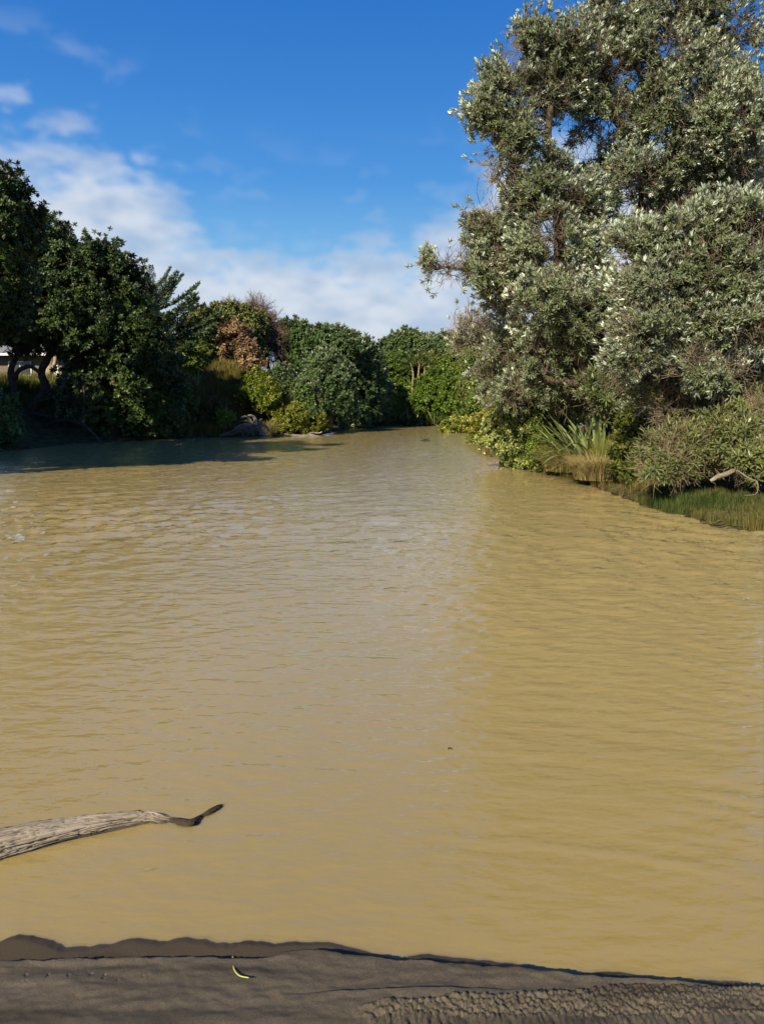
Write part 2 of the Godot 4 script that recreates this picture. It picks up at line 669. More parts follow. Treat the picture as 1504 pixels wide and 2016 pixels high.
# a carpet of small grass clumps on the ground, inside an outline of x and distance
func carpet(called: String, label: String, outline: PackedVector2Array, per_m2: float, size: float, tint: Color, tint2: Color, sink := 0.0) -> void:
	rng.seed = hash(label)
	var lo := outline[0]
	var hi := outline[0]
	for p in outline:
		lo = lo.min(p)
		hi = hi.max(p)
	var where := []
	var tints := PackedColorArray()
	for k in int((hi.x - lo.x) * (hi.y - lo.y) * per_m2):
		var p := Vector2(rng.randf_range(lo.x, hi.x), rng.randf_range(lo.y, hi.y))
		if not Geometry2D.is_point_in_polygon(p, outline):
			continue
		var h := ground_height(p.x, p.y)
		if h < -0.06:
			continue
		var s := size * rng.randf_range(0.6, 1.25) * (0.85 + 0.5 * soft.get_noise_2d(p.x * 12.0, p.y * 12.0))
		where.push_back(Transform3D(Basis(Vector3.UP, rng.randf() * TAU) * Basis.from_scale(Vector3(s, s, s)), Vector3(p.x, h - 0.02 - sink, -p.y)))
		tints.push_back(tint.lerp(tint2, clampf(0.5 + 0.9 * soft.get_noise_2d(p.x * 7.0, p.y * 7.0 + 30.0) + rng.randf_range(-0.3, 0.3), 0.0, 1.0)))
	var o := many(called, S.tuft, M.grass, self, where, tints)
	tag(o, label, "grass", "", "stuff")


# weathered wood: a bent tapering log whose skin is cut by long grain furrows
func log_mesh(pts: PackedVector3Array, rads: PackedFloat32Array, sides: int, furrow: float, dry: Color, dark: Color, wet_line: float) -> ArrayMesh:
	var b := Buf.new()
	var n := pts.size()
	var s := side_of((pts[1] - pts[0]).normalized())
	var run := 0.0
	for k in n:
		var e := (pts[mini(k + 1, n - 1)] - pts[maxi(k - 1, 0)]).normalized()
		s = (s - e * s.dot(e)).normalized()
		var u := e.cross(s)
		run += pts[k].distance_to(pts[maxi(k - 1, 0)])
		for j in sides + 1:
			var w := TAU * j / sides
			var cx := cos(w)
			var sx := sin(w)
			var twist := run * 2.0 + 0.5 * soft.get_noise_2d(run * 60.0, cx * 20.0)
			var ax := cos(w + 0.15 * twist)
			var ay := sin(w + 0.15 * twist)
			var g1 := rough.get_noise_3d(ax * 9.0, ay * 9.0, run * 2.6)
			var g2 := rough.get_noise_3d(ax * 30.0 + 50.0, ay * 30.0, run * 6.0)
			var crack := smoothstep(0.1, 0.0, absf(g1)) * smoothstep(-0.3, 0.2, soft.get_noise_3d(ax * 20.0, ay * 20.0, run * 30.0 + 9.0))
			crack = maxf(crack, 0.6 * smoothstep(0.07, 0.0, absf(g2)))
			var lump := soft.get_noise_3d(cx * 16.0, sx * 16.0, run * 55.0)
			var r := rads[k] * (1.0 + 0.2 * lump) + furrow * (0.5 * g2 - crack)
			var nn := s * cx + u * sx
			var p := pts[k] + nn * r
			var col := dry.lerp(dry * 0.6, clampf(0.5 + 1.4 * g2, 0.0, 1.0)).lerp(dark, minf(1.0, crack * 1.1))
			var wet := smoothstep(0.012, -0.012, p.y - wet_line - 0.02 * rough.get_noise_3d(run * 9.0, cx * 5.0, sx * 5.0))
			b.add(p, nn, col.lerp(dark, wet * 0.85))
	for k in n:
		for j in sides + 1:
			var at := k * (sides + 1) + j
			var a := b.v[k * (sides + 1) + (j + 1 if j < sides else 1)] - b.v[k * (sides + 1) + (j - 1 if j > 0 else sides - 1)]
			var c := b.v[mini(k + 1, n - 1) * (sides + 1) + j] - b.v[maxi(k - 1, 0) * (sides + 1) + j]
			var nn := a.cross(c).normalized()
			b.n[at] = nn if nn.dot(b.n[at]) > 0.0 else -nn
	for k in n - 1:
		for j in sides:
			var a := k * (sides + 1) + j
			b.quad(a, a + 1, a + sides + 2, a + sides + 1)
	for q in 2:
		var k := 0 if q == 0 else n - 1
		var e := (pts[k] - pts[1 if q == 0 else n - 2]).normalized()
		var m := b.add(pts[k] + e * rads[k] * 0.3, e, dark)
		var first := b.v.size()
		for j in sides + 1:
			b.add(b.v[k * (sides + 1) + j], e, dark)
		for j in sides:
			b.tri(m, first + j, first + j + 1)
	return b.mesh()


func log_part(called: String, line: Array, r: Array, parent: Node, base: Vector3, dry: Color, dark: Color, furrow: float, sides: int, step: float, wet := -1.0) -> MeshInstance3D:
	var pts := smooth_line(line, step)
	var rads := PackedFloat32Array()
	for k in pts.size():
		var q := float(k) / (pts.size() - 1) * (r.size() - 1)
		var i := mini(int(q), r.size() - 2)
		rads.push_back(lerpf(r[i], r[i + 1], smoothstep(0.0, 1.0, q - i)))
		pts[k] -= base
	return part(called, log_mesh(pts, rads, sides, furrow, dry, dark, wet - base.y), M.wood, parent, Vector3.ZERO if parent != self else base)


func box(size: Vector3) -> BoxMesh:
	var b := BoxMesh.new()
	b.size = size
	return b


func sky_picture() -> Image:
	var w := 2048
	var h := 1024
	var im := Image.create(w, h, false, Image.FORMAT_RGBF)
	var f := FastNoiseLite.new()
	f.noise_type = FastNoiseLite.TYPE_SIMPLEX_SMOOTH
	f.frequency = 1.0
	f.fractal_octaves = 5
	f.seed = 11
	var stops := [[0.0, Color(0.56, 0.67, 0.80)], [3.0, Color(0.5, 0.645, 0.81)], [7.0, Color(0.36, 0.57, 0.81)], [11.0, Color(0.18, 0.45, 0.79)], [15.0, Color(0.085, 0.315, 0.73)], [20.0, Color(0.05, 0.235, 0.65)], [26.0, Color(0.028, 0.175, 0.57)], [40.0, Color(0.018, 0.12, 0.45)], [90.0, Color(0.012, 0.085, 0.34)]]
	for y in h:
		var el := 90.0 - 180.0 * (y + 0.5) / h
		if el < 0.0:
			im.fill_rect(Rect2i(0, y, w, h - y), Color(0.22, 0.21, 0.16))
			break
		var base: Color = stops[-1][1]
		for k in stops.size() - 1:
			if el < stops[k + 1][0]:
				base = stops[k][1].lerp(stops[k + 1][1], (el - stops[k][0]) / (stops[k + 1][0] - stops[k][0]))
				break
		var ce := cos(deg_to_rad(el))
		for x in w:
			var az := wrapf(360.0 * (x + 0.5) / w, -180.0, 180.0)
			var col := base
			if el < 48.0:
				var dir := Vector3(sin(deg_to_rad(az)) * ce, sin(deg_to_rad(el)), -cos(deg_to_rad(az)) * ce)
				var n1 := f.get_noise_3d(dir.x * 4.0, dir.y * 9.0, dir.z * 4.0)
				var n2 := f.get_noise_3d(dir.x * 11.0 + 9.0, dir.y * 26.0, dir.z * 11.0)
				# the top of the cloud bank, round the whole horizon
				var top := 10.0 + 4.5 * f.get_noise_3d(dir.x * 1.3, 5.0, dir.z * 1.3)
				var near := smoothstep(70.0, 40.0, absf(az))
				var mine := 10.5 + 5.0 * smoothstep(-8.0, -22.0, az) + 6.0 * smoothstep(1.0, 11.0, az)
				top = lerpf(top, mine, near)
				var c := smoothstep(top + 1.2, top - 2.4, el + 4.2 * n1 + 2.4 * n2 + 1.0 * f.get_noise_3d(dir.x * 30.0, dir.y * 75.0, dir.z * 30.0))
				var veil := lerpf(0.97, 0.86, smoothstep(0.0, 9.0, az) * near)
				var amount := c * veil * (0.9 + 0.4 * n2)
				# thin puffs above the bank
				var puffs := smoothstep(0.08, 0.5, n2 + 0.35 * n1) * smoothstep(top + 9.0, top + 1.0, el) * smoothstep(top - 3.0, top + 2.0, el) * 0.5
				puffs *= lerpf(0.6, clampf(smoothstep(-12.0, -20.0, az) + 0.25, 0.0, 1.0), near)
				amount = clampf(maxf(amount, puffs), 0.0, 0.92)
				var white := Color(0.68, 0.74, 0.83).lerp(Color(0.47, 0.56, 0.71), clampf(0.5 - 1.4 * n2 + 0.03 * (6.0 - el), 0.0, 1.0))
				col = base.lerp(white, amount)
				var bright := smoothstep(0.28, 0.5, f.get_noise_3d(dir.x * 9.0 + 30.0, dir.y * 40.0, dir.z * 9.0)) * smoothstep(9.0, 5.0, el) * smoothstep(0.5, 2.0, el)
				col = col.lerp(Color(0.70, 0.77, 0.86), bright * 0.7)
			im.set_pixel(x, y, col)
	return im


# ---------------------------------------------------------------- the scene
func _ready() -> void:
	soft.noise_type = FastNoiseLite.TYPE_SIMPLEX_SMOOTH
	soft.frequency = 0.06
	soft.fractal_octaves = 2
	soft.seed = 5
	rough.noise_type = FastNoiseLite.TYPE_SIMPLEX_SMOOTH
	rough.frequency = 0.35
	rough.fractal_octaves = 3
	rough.seed = 8
	cells.noise_type = FastNoiseLite.TYPE_CELLULAR
	cells.frequency = 1.0
	cells.seed = 3

	var cam := Camera3D.new()
	cam.name = "camera"
	cam.fov = 66.0
	cam.near = 0.05
	cam.far = 1500.0
	cam.position = Vector3(0, CAMERA_HEIGHT, 0)
	cam.rotation_degrees = Vector3(-7.706, 0, 0)
	add_child(cam)
	cam.current = true

	var env := Environment.new()
	env.background_mode = Environment.BG_SKY
	var pano := PanoramaSkyMaterial.new()
	pano.panorama = ImageTexture.create_from_image(sky_picture())
	env.sky = Sky.new()
	env.sky.sky_material = pano
	env.background_energy_multiplier = 0.59
	env.tonemap_mode = Environment.TONE_MAPPER_LINEAR
	env.tonemap_exposure = 1.7
	env.sdfgi_enabled = true
	env.ssao_enabled = true
	env.ssil_enabled = true
	var we := WorldEnvironment.new()
	we.name = "world_environment"
	we.environment = env
	add_child(we)

	var sun := DirectionalLight3D.new()
	sun.name = "sun"
	sun.light_energy = 1.6
	sun.light_color = Color(1.0, 0.93, 0.8)
	sun.light_angular_distance = 0.53
	sun.shadow_enabled = true
	add_child(sun)
	sun.look_at_from_position(Vector3.ZERO, Vector3(0.48 * cos(deg_to_rad(32)), -sin(deg_to_rad(32)), -0.877 * cos(deg_to_rad(32))), Vector3.UP)

	materials()
	setting()
	foreground()
	left_bank()
	middle_bank()
	far_bank()
	right_bank()


func materials() -> void:
	M.leaf = stuff_mat("leaf", 0.45, 0.4, 0.3)
	M.grass = stuff_mat("grass", 0.6, 0.3, 0.3)
	M.flax = stuff_mat("flax_leaf", 0.42, 0.45, 0.25)
	var bark := stuff_mat("bark", 0.9, 0.25, 0.0)
	bark.cull_mode = BaseMaterial3D.CULL_BACK
	bark.albedo_texture = noise_tex(256, 0.03, 4, [[0.2, Color(0.55, 0.53, 0.5)], [0.5, Color(0.85, 0.83, 0.8)], [0.8, Color(1, 1, 1)]], 21)
	bark.uv1_triplanar = true
	bark.uv1_scale = Vector3(1.6, 0.7, 1.6)
	bark.heightmap_enabled = true
	bark.heightmap_texture = noise_tex(256, 0.05, 4, [], 22)
	bark.heightmap_scale = 2.5
	M.bark = bark
	var wood := stuff_mat("driftwood", 0.7, 0.3, 0.0)
	wood.cull_mode = BaseMaterial3D.CULL_BACK
	M.wood = wood

	var soil := StandardMaterial3D.new()
	soil.resource_name = "soil"
	soil.albedo_texture = noise_tex(512, 0.012, 5, [[0.25, lin(0.035, 0.028, 0.016)], [0.5, lin(0.07, 0.06, 0.028)], [0.75, lin(0.11, 0.1, 0.04)]], 31)
	soil.uv1_triplanar = true
	soil.uv1_world_triplanar = true
	soil.uv1_scale = Vector3(0.3, 0.3, 0.3)
	soil.heightmap_enabled = true
	soil.heightmap_texture = noise_tex(512, 0.05, 4, [], 32)
	soil.heightmap_scale = 12.0
	soil.roughness = 0.95
	soil.metallic_specular = 0.2
	M.soil = soil

	var sand := StandardMaterial3D.new()
	sand.resource_name = "sand"
	sand.vertex_color_use_as_albedo = true
	sand.albedo_texture = noise_tex(1024, 0.09, 4, [[0.2, Color(0.72, 0.71, 0.7)], [0.5, Color(0.9, 0.89, 0.88)], [0.8, Color(1, 1, 1)]], 41)
	sand.uv1_scale = Vector3(1.6, 1.6, 1.6)
	sand.heightmap_enabled = true
	sand.heightmap_texture = noise_tex(1024, 0.3, 3, [], 42)
	sand.heightmap_scale = 0.25
	sand.roughness = 0.58
	sand.metallic_specular = 0.42
	M.sand = sand

	var pane := StandardMaterial3D.new()
	pane.resource_name = "water_surface"
	pane.transparency = BaseMaterial3D.TRANSPARENCY_ALPHA
	pane.albedo_color = Color(1, 1, 1, 0.03)
	pane.roughness = 0.06
	pane.metallic_specular = 0.48
	pane.cull_mode = BaseMaterial3D.CULL_DISABLED
	pane.heightmap_enabled = true
	pane.heightmap_texture = noise_tex(1024, 0.02, 4, [], 51)
	pane.heightmap_scale = 0.95
	pane.uv1_scale = Vector3(0.16, 0.33, 1)
	M.water = pane
	var silt := StandardMaterial3D.new()
	silt.resource_name = "silty_water"
	silt.transparency = BaseMaterial3D.TRANSPARENCY_ALPHA
	silt.albedo_color = lin(0.37, 0.272, 0.062)
	silt.albedo_color.a = 0.5
	silt.roughness = 1.0
	silt.metallic_specular = 0.0
	silt.vertex_color_use_as_albedo = true
	silt.rim_enabled = true
	silt.rim = 1.2
	silt.rim_tint = 0.55
	silt.cull_mode = BaseMaterial3D.CULL_DISABLED
	M.silt = silt
	var deep := silt.duplicate()
	deep.resource_name = "silty_water_below"
	deep.transparency = BaseMaterial3D.TRANSPARENCY_DISABLED
	deep.albedo_color = lin(0.325, 0.237, 0.052)
	M.silt_deep = deep

	# leaf clusters
	S.banksia = [whorl(11, 0.12, 0.03, 0.35, 1.7, Color(0.085, 0.104, 0.052), Color(0.2, 0.21, 0.145), 0.15, 1), whorl(12, 0.1, 0.028, 0.15, 1.15, Color(0.17, 0.19, 0.12), Color(0.46, 0.51, 0.46), 0.05, 2)]
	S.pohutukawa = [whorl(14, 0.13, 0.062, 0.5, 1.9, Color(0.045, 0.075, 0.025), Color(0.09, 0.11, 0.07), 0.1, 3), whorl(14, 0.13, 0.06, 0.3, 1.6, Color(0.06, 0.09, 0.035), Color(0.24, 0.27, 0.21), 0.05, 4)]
	S.far_pohutukawa = [whorl(14, 0.2, 0.1, 0.5, 1.9, Color(0.05, 0.085, 0.03), Color(0.09, 0.11, 0.07), 0.1, 5), whorl(14, 0.2, 0.095, 0.3, 1.6, Color(0.075, 0.11, 0.05), Color(0.3, 0.33, 0.26), 0.05, 6)]
	S.small = [whorl(16, 0.1, 0.05, 0.3, 2.0, Color(0.085, 0.11, 0.04), Color(0.11, 0.125, 0.06), 0.15, 7)]
	S.dry = [whorl(12, 0.13, 0.05, 0.6, 2.3, Color(0.24, 0.16, 0.09), Color(0.28, 0.2, 0.12), 0.3, 8)]
	S.bush = [whorl(12, 0.075, 0.036, 0.3, 1.8, Color(0.085, 0.12, 0.03), Color(0.12, 0.145, 0.06), 0.12, 9), whorl(10, 0.075, 0.036, 0.3, 1.6, Color(0.17, 0.2, 0.07), Color(0.42, 0.44, 0.27), 0.1, 10)]
	S.tuft = blades(26, 0.1, 0.32, 0.012, 0.35, Color(0.9, 1.0, 0.9), Color(1.1, 1.0, 0.9), 12)
	S.rosette = rosette(70, 0.75, 0.05, Color(0.1, 0.13, 0.04), 13)
	S.swords = []
	for k in 6:
		S.swords.push_back(sword(1.0, 0.062, [0.12, 0.25, 0.4, 0.18, 0.6, 0.33][k], Color(0.2, 0.255, 0.1) * [1.0, 1.15, 0.85, 1.3, 0.95, 1.1][k], 60 + k))
	S.drooping_swords = []
	for k in 4:
		S.drooping_swords.push_back(sword(1.0, 0.06, [0.2, 0.4, 0.7, 0.3][k], Color(0.2, 0.255, 0.1) * [1.0, 1.2, 0.85, 1.4][k], 70 + k))


func setting() -> void:
	shore = PackedVector2Array([Vector2(-9, 1.2), Vector2(-10, 6), Vector2(-12, 12), Vector2(-13.5, 20), Vector2(-13.7, 28.5), Vector2(-13.3, 34.5), Vector2(-11.9, 37), Vector2(-10.4, 40.3), Vector2(-8.1, 41.8), Vector2(-5.9, 43.2), Vector2(-3.4, 47), Vector2(-1.9, 57), Vector2(0.3, 64.5), Vector2(3.2, 66.6), Vector2(5.6, 64), Vector2(4.6, 54), Vector2(5.4, 48), Vector2(4.9, 40), Vector2(4.3, 32), Vector2(4.05, 25.3), Vector2(4.15, 21), Vector2(4.25, 17.1), Vector2(4.45, 14.8), Vector2(4.5, 13.2), Vector2(4.6, 12), Vector2(4.8, 11.1), Vector2(5.2, 10.2), Vector2(6.3, 9.0), Vector2(8, 7), Vector2(9, 4), Vector2(9, 1.2)])
	var xs := lines([-260, -60, 10.0, -26, 1.5, 16, 0.4, 50, 1.5, 260, 10.0])
	var ds := lines([-60, -8, 6.0, 0, 0.8, 74, 0.45, 110, 2.0, 420, 14.0])
	var hs := PackedFloat32Array()
	for d in ds:
		for x in xs:
			var h := ground_height(x, d)
			if d < 3.9 and absf(x) < 4.4:
				h = minf(h, -0.3)
			elif d < 3.5:
				h = minf(h, 0.3)
			hs.push_back(h)
	var g := part("ground", field(xs, ds, hs, PackedColorArray()), M.soil, self)
	tag(g, "low river banks of dark soil under the plants", "", "", "structure")

	# the sandy shore at the camera's feet
	xs = lines([-4.5, -1.3, 0.03, 1.3, 0.0042, 4.5, 0.03])
	ds = lines([-2.0, 1.6, 0.06, 1.86, 0.02, 2.2, 0.0042, 2.4, 0.008, 2.8, 0.02, 4.0, 0.06])
	hs = PackedFloat32Array()
	var cs := PackedColorArray()
	for d in ds:
		for x in xs:
			var h := sand_height(x, d)
			hs.push_back(h)
			var wet := smoothstep(0.045, 0.02, h + 0.012 * rough.get_noise_2d(x * 9.0, d * 14.0))
			var c := Color(0.108, 0.091, 0.063).lerp(Color(0.085, 0.066, 0.038), wet)
			c = c.lerp(Color(0.13, 0.112, 0.08), 0.7 * smoothstep(0.05, 0.4, soft.get_noise_2d(x * 20.0, d * 45.0)) * (1.0 - wet))
			c = c.lerp(c * 0.6, smoothstep(0.05, 0.45, rough.get_noise_2d(x * 4.0, d * 26.0 + 60.0)))
			cs.push_back(c)
	var sand := part("sandy_shore", field(xs, ds, hs, cs), M.sand, self)
	tag(sand, "damp grey brown sand with a low crumbling edge at the water", "", "", "structure")

	# the muddy river: a rippled surface over thin clouds of silt
	var river := Node3D.new()
	river.name = "river"
	tag(river, "muddy ochre river with small wind ripples", "", "", "structure")
	add_child(river)
	var rows := PackedFloat32Array()
	var d := 1.7
	while d < 72.0:
		rows.push_back(d)
		d += clampf(0.0095 * d, 0.026, 0.5)
	var cols := 420
	for layer in 3:
		var b := Buf.new()
		var l := rows.size()
		var w := cols + 1
		b.v.resize(w * l)
		b.n.resize(w * l)
		b.c.resize(w * l)
		b.t.resize(w * l)
		b.i.resize((w - 1) * (l - 1) * 6)
		var hgt := PackedFloat32Array()
		hgt.resize(w * l)
		var k := 0
		for j in l:
			var half := maxf(4.5, minf(16.0, 2.0 + rows[j]))
			for i in w:
				hgt[j * w + i] = ripple(half * (2.0 * i / cols - 1.0), rows[j])
		for j in l:
			var half := maxf(4.5, minf(16.0, 2.0 + rows[j]))
			for i in w:
				var at := j * w + i
				var x := half * (2.0 * i / cols - 1.0)
				var i0 := maxi(i - 1, 0)
				var i1 := mini(i + 1, w - 1)
				var gx := (hgt[j * w + i1] - hgt[j * w + i0]) / (2.0 * half / cols * (i1 - i0))
				var j0 := maxi(j - 1, 0)
				var j1 := mini(j + 1, l - 1)
				var gd := (hgt[j1 * w + i] - hgt[j0 * w + i]) / (rows[j1] - rows[j0])
				b.v[at] = Vector3(x, hgt[at] - [0.0, 0.002, 0.007][layer], -rows[j])
				b.n[at] = Vector3(-gx, 1.0, gd).normalized()
				b.t[at] = Vector2(x, rows[j])
				var m := soft.get_noise_2d(x * 5.0, rows[j] * 3.0)
				b.c[at] = Color(1, 1, 1).lerp(Color(0.9, 0.93, 1.0), clampf(0.4 + 0.9 * m, 0.0, 1.0))
				if i < w - 1 and j < l - 1:
					b.i[k] = at
					b.i[k + 1] = at + w
					b.i[k + 2] = at + w + 1
					b.i[k + 3] = at
					b.i[k + 4] = at + w + 1
					b.i[k + 5] = at + 1
					k += 6
		part("water_surface" if layer == 0 else "silt", b.mesh(), M.water if layer == 0 else M.silt, river)
	var wide := lines([-18, -4.5, 0.5, 4.5, 0.06, 12, 0.5])
	var deep := lines([1.7, 4.0, 0.06, 72, 1.0])
	for layer in range(1, 4):
		hs = PackedFloat32Array()
		cs = PackedColorArray()
		for q in deep:
			for x in wide:
				hs.push_back(-0.0075 - 0.008 * layer - 0.05 * smoothstep(3.2, 4.4, q) + 0.003 * soft.get_noise_2d(x * 40.0 + 100.0 * layer, q * 40.0))
				cs.push_back(Color(1, 1, 1).lerp(Color(0.93, 0.95, 1.0), clampf(0.5 + soft.get_noise_2d(x * 7.0 + 30.0 * layer, q * 7.0), 0.0, 1.0)))
		part("silt", field(wide, deep, hs, cs), M.silt if layer < 3 else M.silt_deep, river)


func foreground() -> void:
	# the driftwood log that slides into the water
	var base := Vector3(-1.375, 0, -2.802)
	var o := thing("driftwood_log", "furrowed grey driftwood log lying in the shallows beside the sand", "driftwood", "", base)
	var dry := Color(0.3, 0.262, 0.215)
	var dark := Color(0.035, 0.028, 0.02)
	log_part("trunk", [Vector3(-2.038, 0.035, -2.505), Vector3(-1.648, 0.035, -2.643), Vector3(-1.42, 0.03, -2.737), Vector3(-1.219, 0.022, -2.85), Vector3(-1.05, 0.016, -2.928), Vector3(-0.943, 0.006, -2.973), Vector3(-0.884, -0.004, -2.968), Vector3(-0.832, -0.02, -2.977)], [0.1, 0.095, 0.082, 0.068, 0.055, 0.042, 0.03, 0.02], o, base, dry, dark, 0.012, 150, 0.007, 0.012)
	log_part("submerged_branch", [Vector3(-0.988, 0, -2.988), Vector3(-0.901, -0.014, -2.982), Vector3(-0.829, -0.015, -2.964), Vector3(-0.781, -0.006, -2.944), Vector3(-0.754, -0.004, -2.949), Vector3(-0.73, -0.011, -3.004), Vector3(-0.706, -0.006, -3.027), Vector3(-0.681, -0.009, -3.065), Vector3(-0.658, -0.02, -3.119), Vector3(-0.624, -0.055, -3.233)], [0.03, 0.027, 0.022, 0.024, 0.019, 0.014, 0.017, 0.012, 0.01, 0.006], o, base, Color(0.08, 0.065, 0.045), dark, 0.01, 64, 0.006, 0.06)
	log_part("broken_twig", [Vector3(-0.767, 0, -2.938), Vector3(-0.746, 0.022, -2.914)], [0.013, 0.009], o, base, Color(0.08, 0.065, 0.045), dark, 0.003, 14, 0.01, 0.06)

	# a single bent grass stem on the sand
	var b := Buf.new()
	var stem := smooth_line([Vector3(-0.441, 0.03, -2.138), Vector3(-0.42, 0.065, -2.046), Vector3(-0.398, 0.075, -2.005), Vector3(-0.368, 0.082, -1.987)], 0.008)
	tube(b, stem, _even(stem.size(), 0.003, 0.0018), 5, Color(0.45, 0.48, 0.12))
	tag(part("grass_stem", b.mesh(), M.grass, self), "single bent yellow green grass stem lying on the wet sand", "grass stem")
	b = Buf.new()
	stem = smooth_line([Vector3(0.32, 0, -3.634), Vector3(0.33, 0.006, -3.632), Vector3(0.339, 0, -3.629)], 0.004)
	tube(b, stem, _even(stem.size(), 0.004, 0.002), 6, Color(0.04, 0.03, 0.02), 0.3, true)
	tag(part("floating_twig", b.mesh(), M.wood, self), "tiny dark twig end floating alone in the middle of the river", "twig")

	# a raft of flotsam out on the water
	base = Vector3(1.998, 0, -37.029)
	o = thing("flotsam", "small raft of dark floating sticks far out on the water", "flotsam", "", base)
	rng.seed = 77
	for k in 9:
		b = Buf.new()
		var a := rng.randf() * TAU
		var p := Vector3(rng.randf_range(-0.12, 0.12), 0.02, rng.randf_range(-0.12, 0.12))
		var q := Vector3(cos(a) * rng.randf_range(0.08, 0.28), rng.randf_range(0.0, 0.12), sin(a) * 0.2)
		tube(b, PackedVector3Array([p - q * Vector3(1, 0, 1), p + Vector3(0, 0.03, 0), p + q]), PackedFloat32Array([0.02, 0.03, 0.008]), 6, Color(0.07, 0.065, 0.035), 0.3, true)
		part("stick", b.mesh(), M.wood, o)


func _even(n: int, a: float, b: float) -> PackedFloat32Array:
	var r := PackedFloat32Array()
	for k in n:
		r.push_back(lerpf(a, b, float(k) / maxi(1, n - 1)))
	return r


func spec(base: Dictionary, more: Dictionary) -> Dictionary:
	var r := base.duplicate()
	r.merge(more, true)
	return r


func ground_at(x: float, z: float) -> Vector3:
	return Vector3(x, ground_height(x, -z), z)


# a shrub: short stems from one foot, and its lobes
func shrub(called: String, label: String, category: String, group: String, lobes: Array, s: Dictionary) -> void:
	var mid := Vector3.ZERO
	for l in lobes:
		mid += l[0] / lobes.size()
	var foot := ground_at(mid.x, mid.z)
	var trunks := []
	for l in lobes:
		var c: Vector3 = l[0]
		var low := c - Vector3(0, (l[1] as Vector3).y * 0.35, 0)
		low.y = maxf(low.y, foot.y + 0.15)
		trunks.push_back([[foot, foot.lerp(low, 0.55) + Vector3(0, 0.1, 0), low], s.get("stem", 0.035), s.get("stem", 0.035) * 0.5])
	tree(called, label, category, group, foot, trunks, lobes, spec({"floor": foot.y + 0.02, "sides": 6}, s))


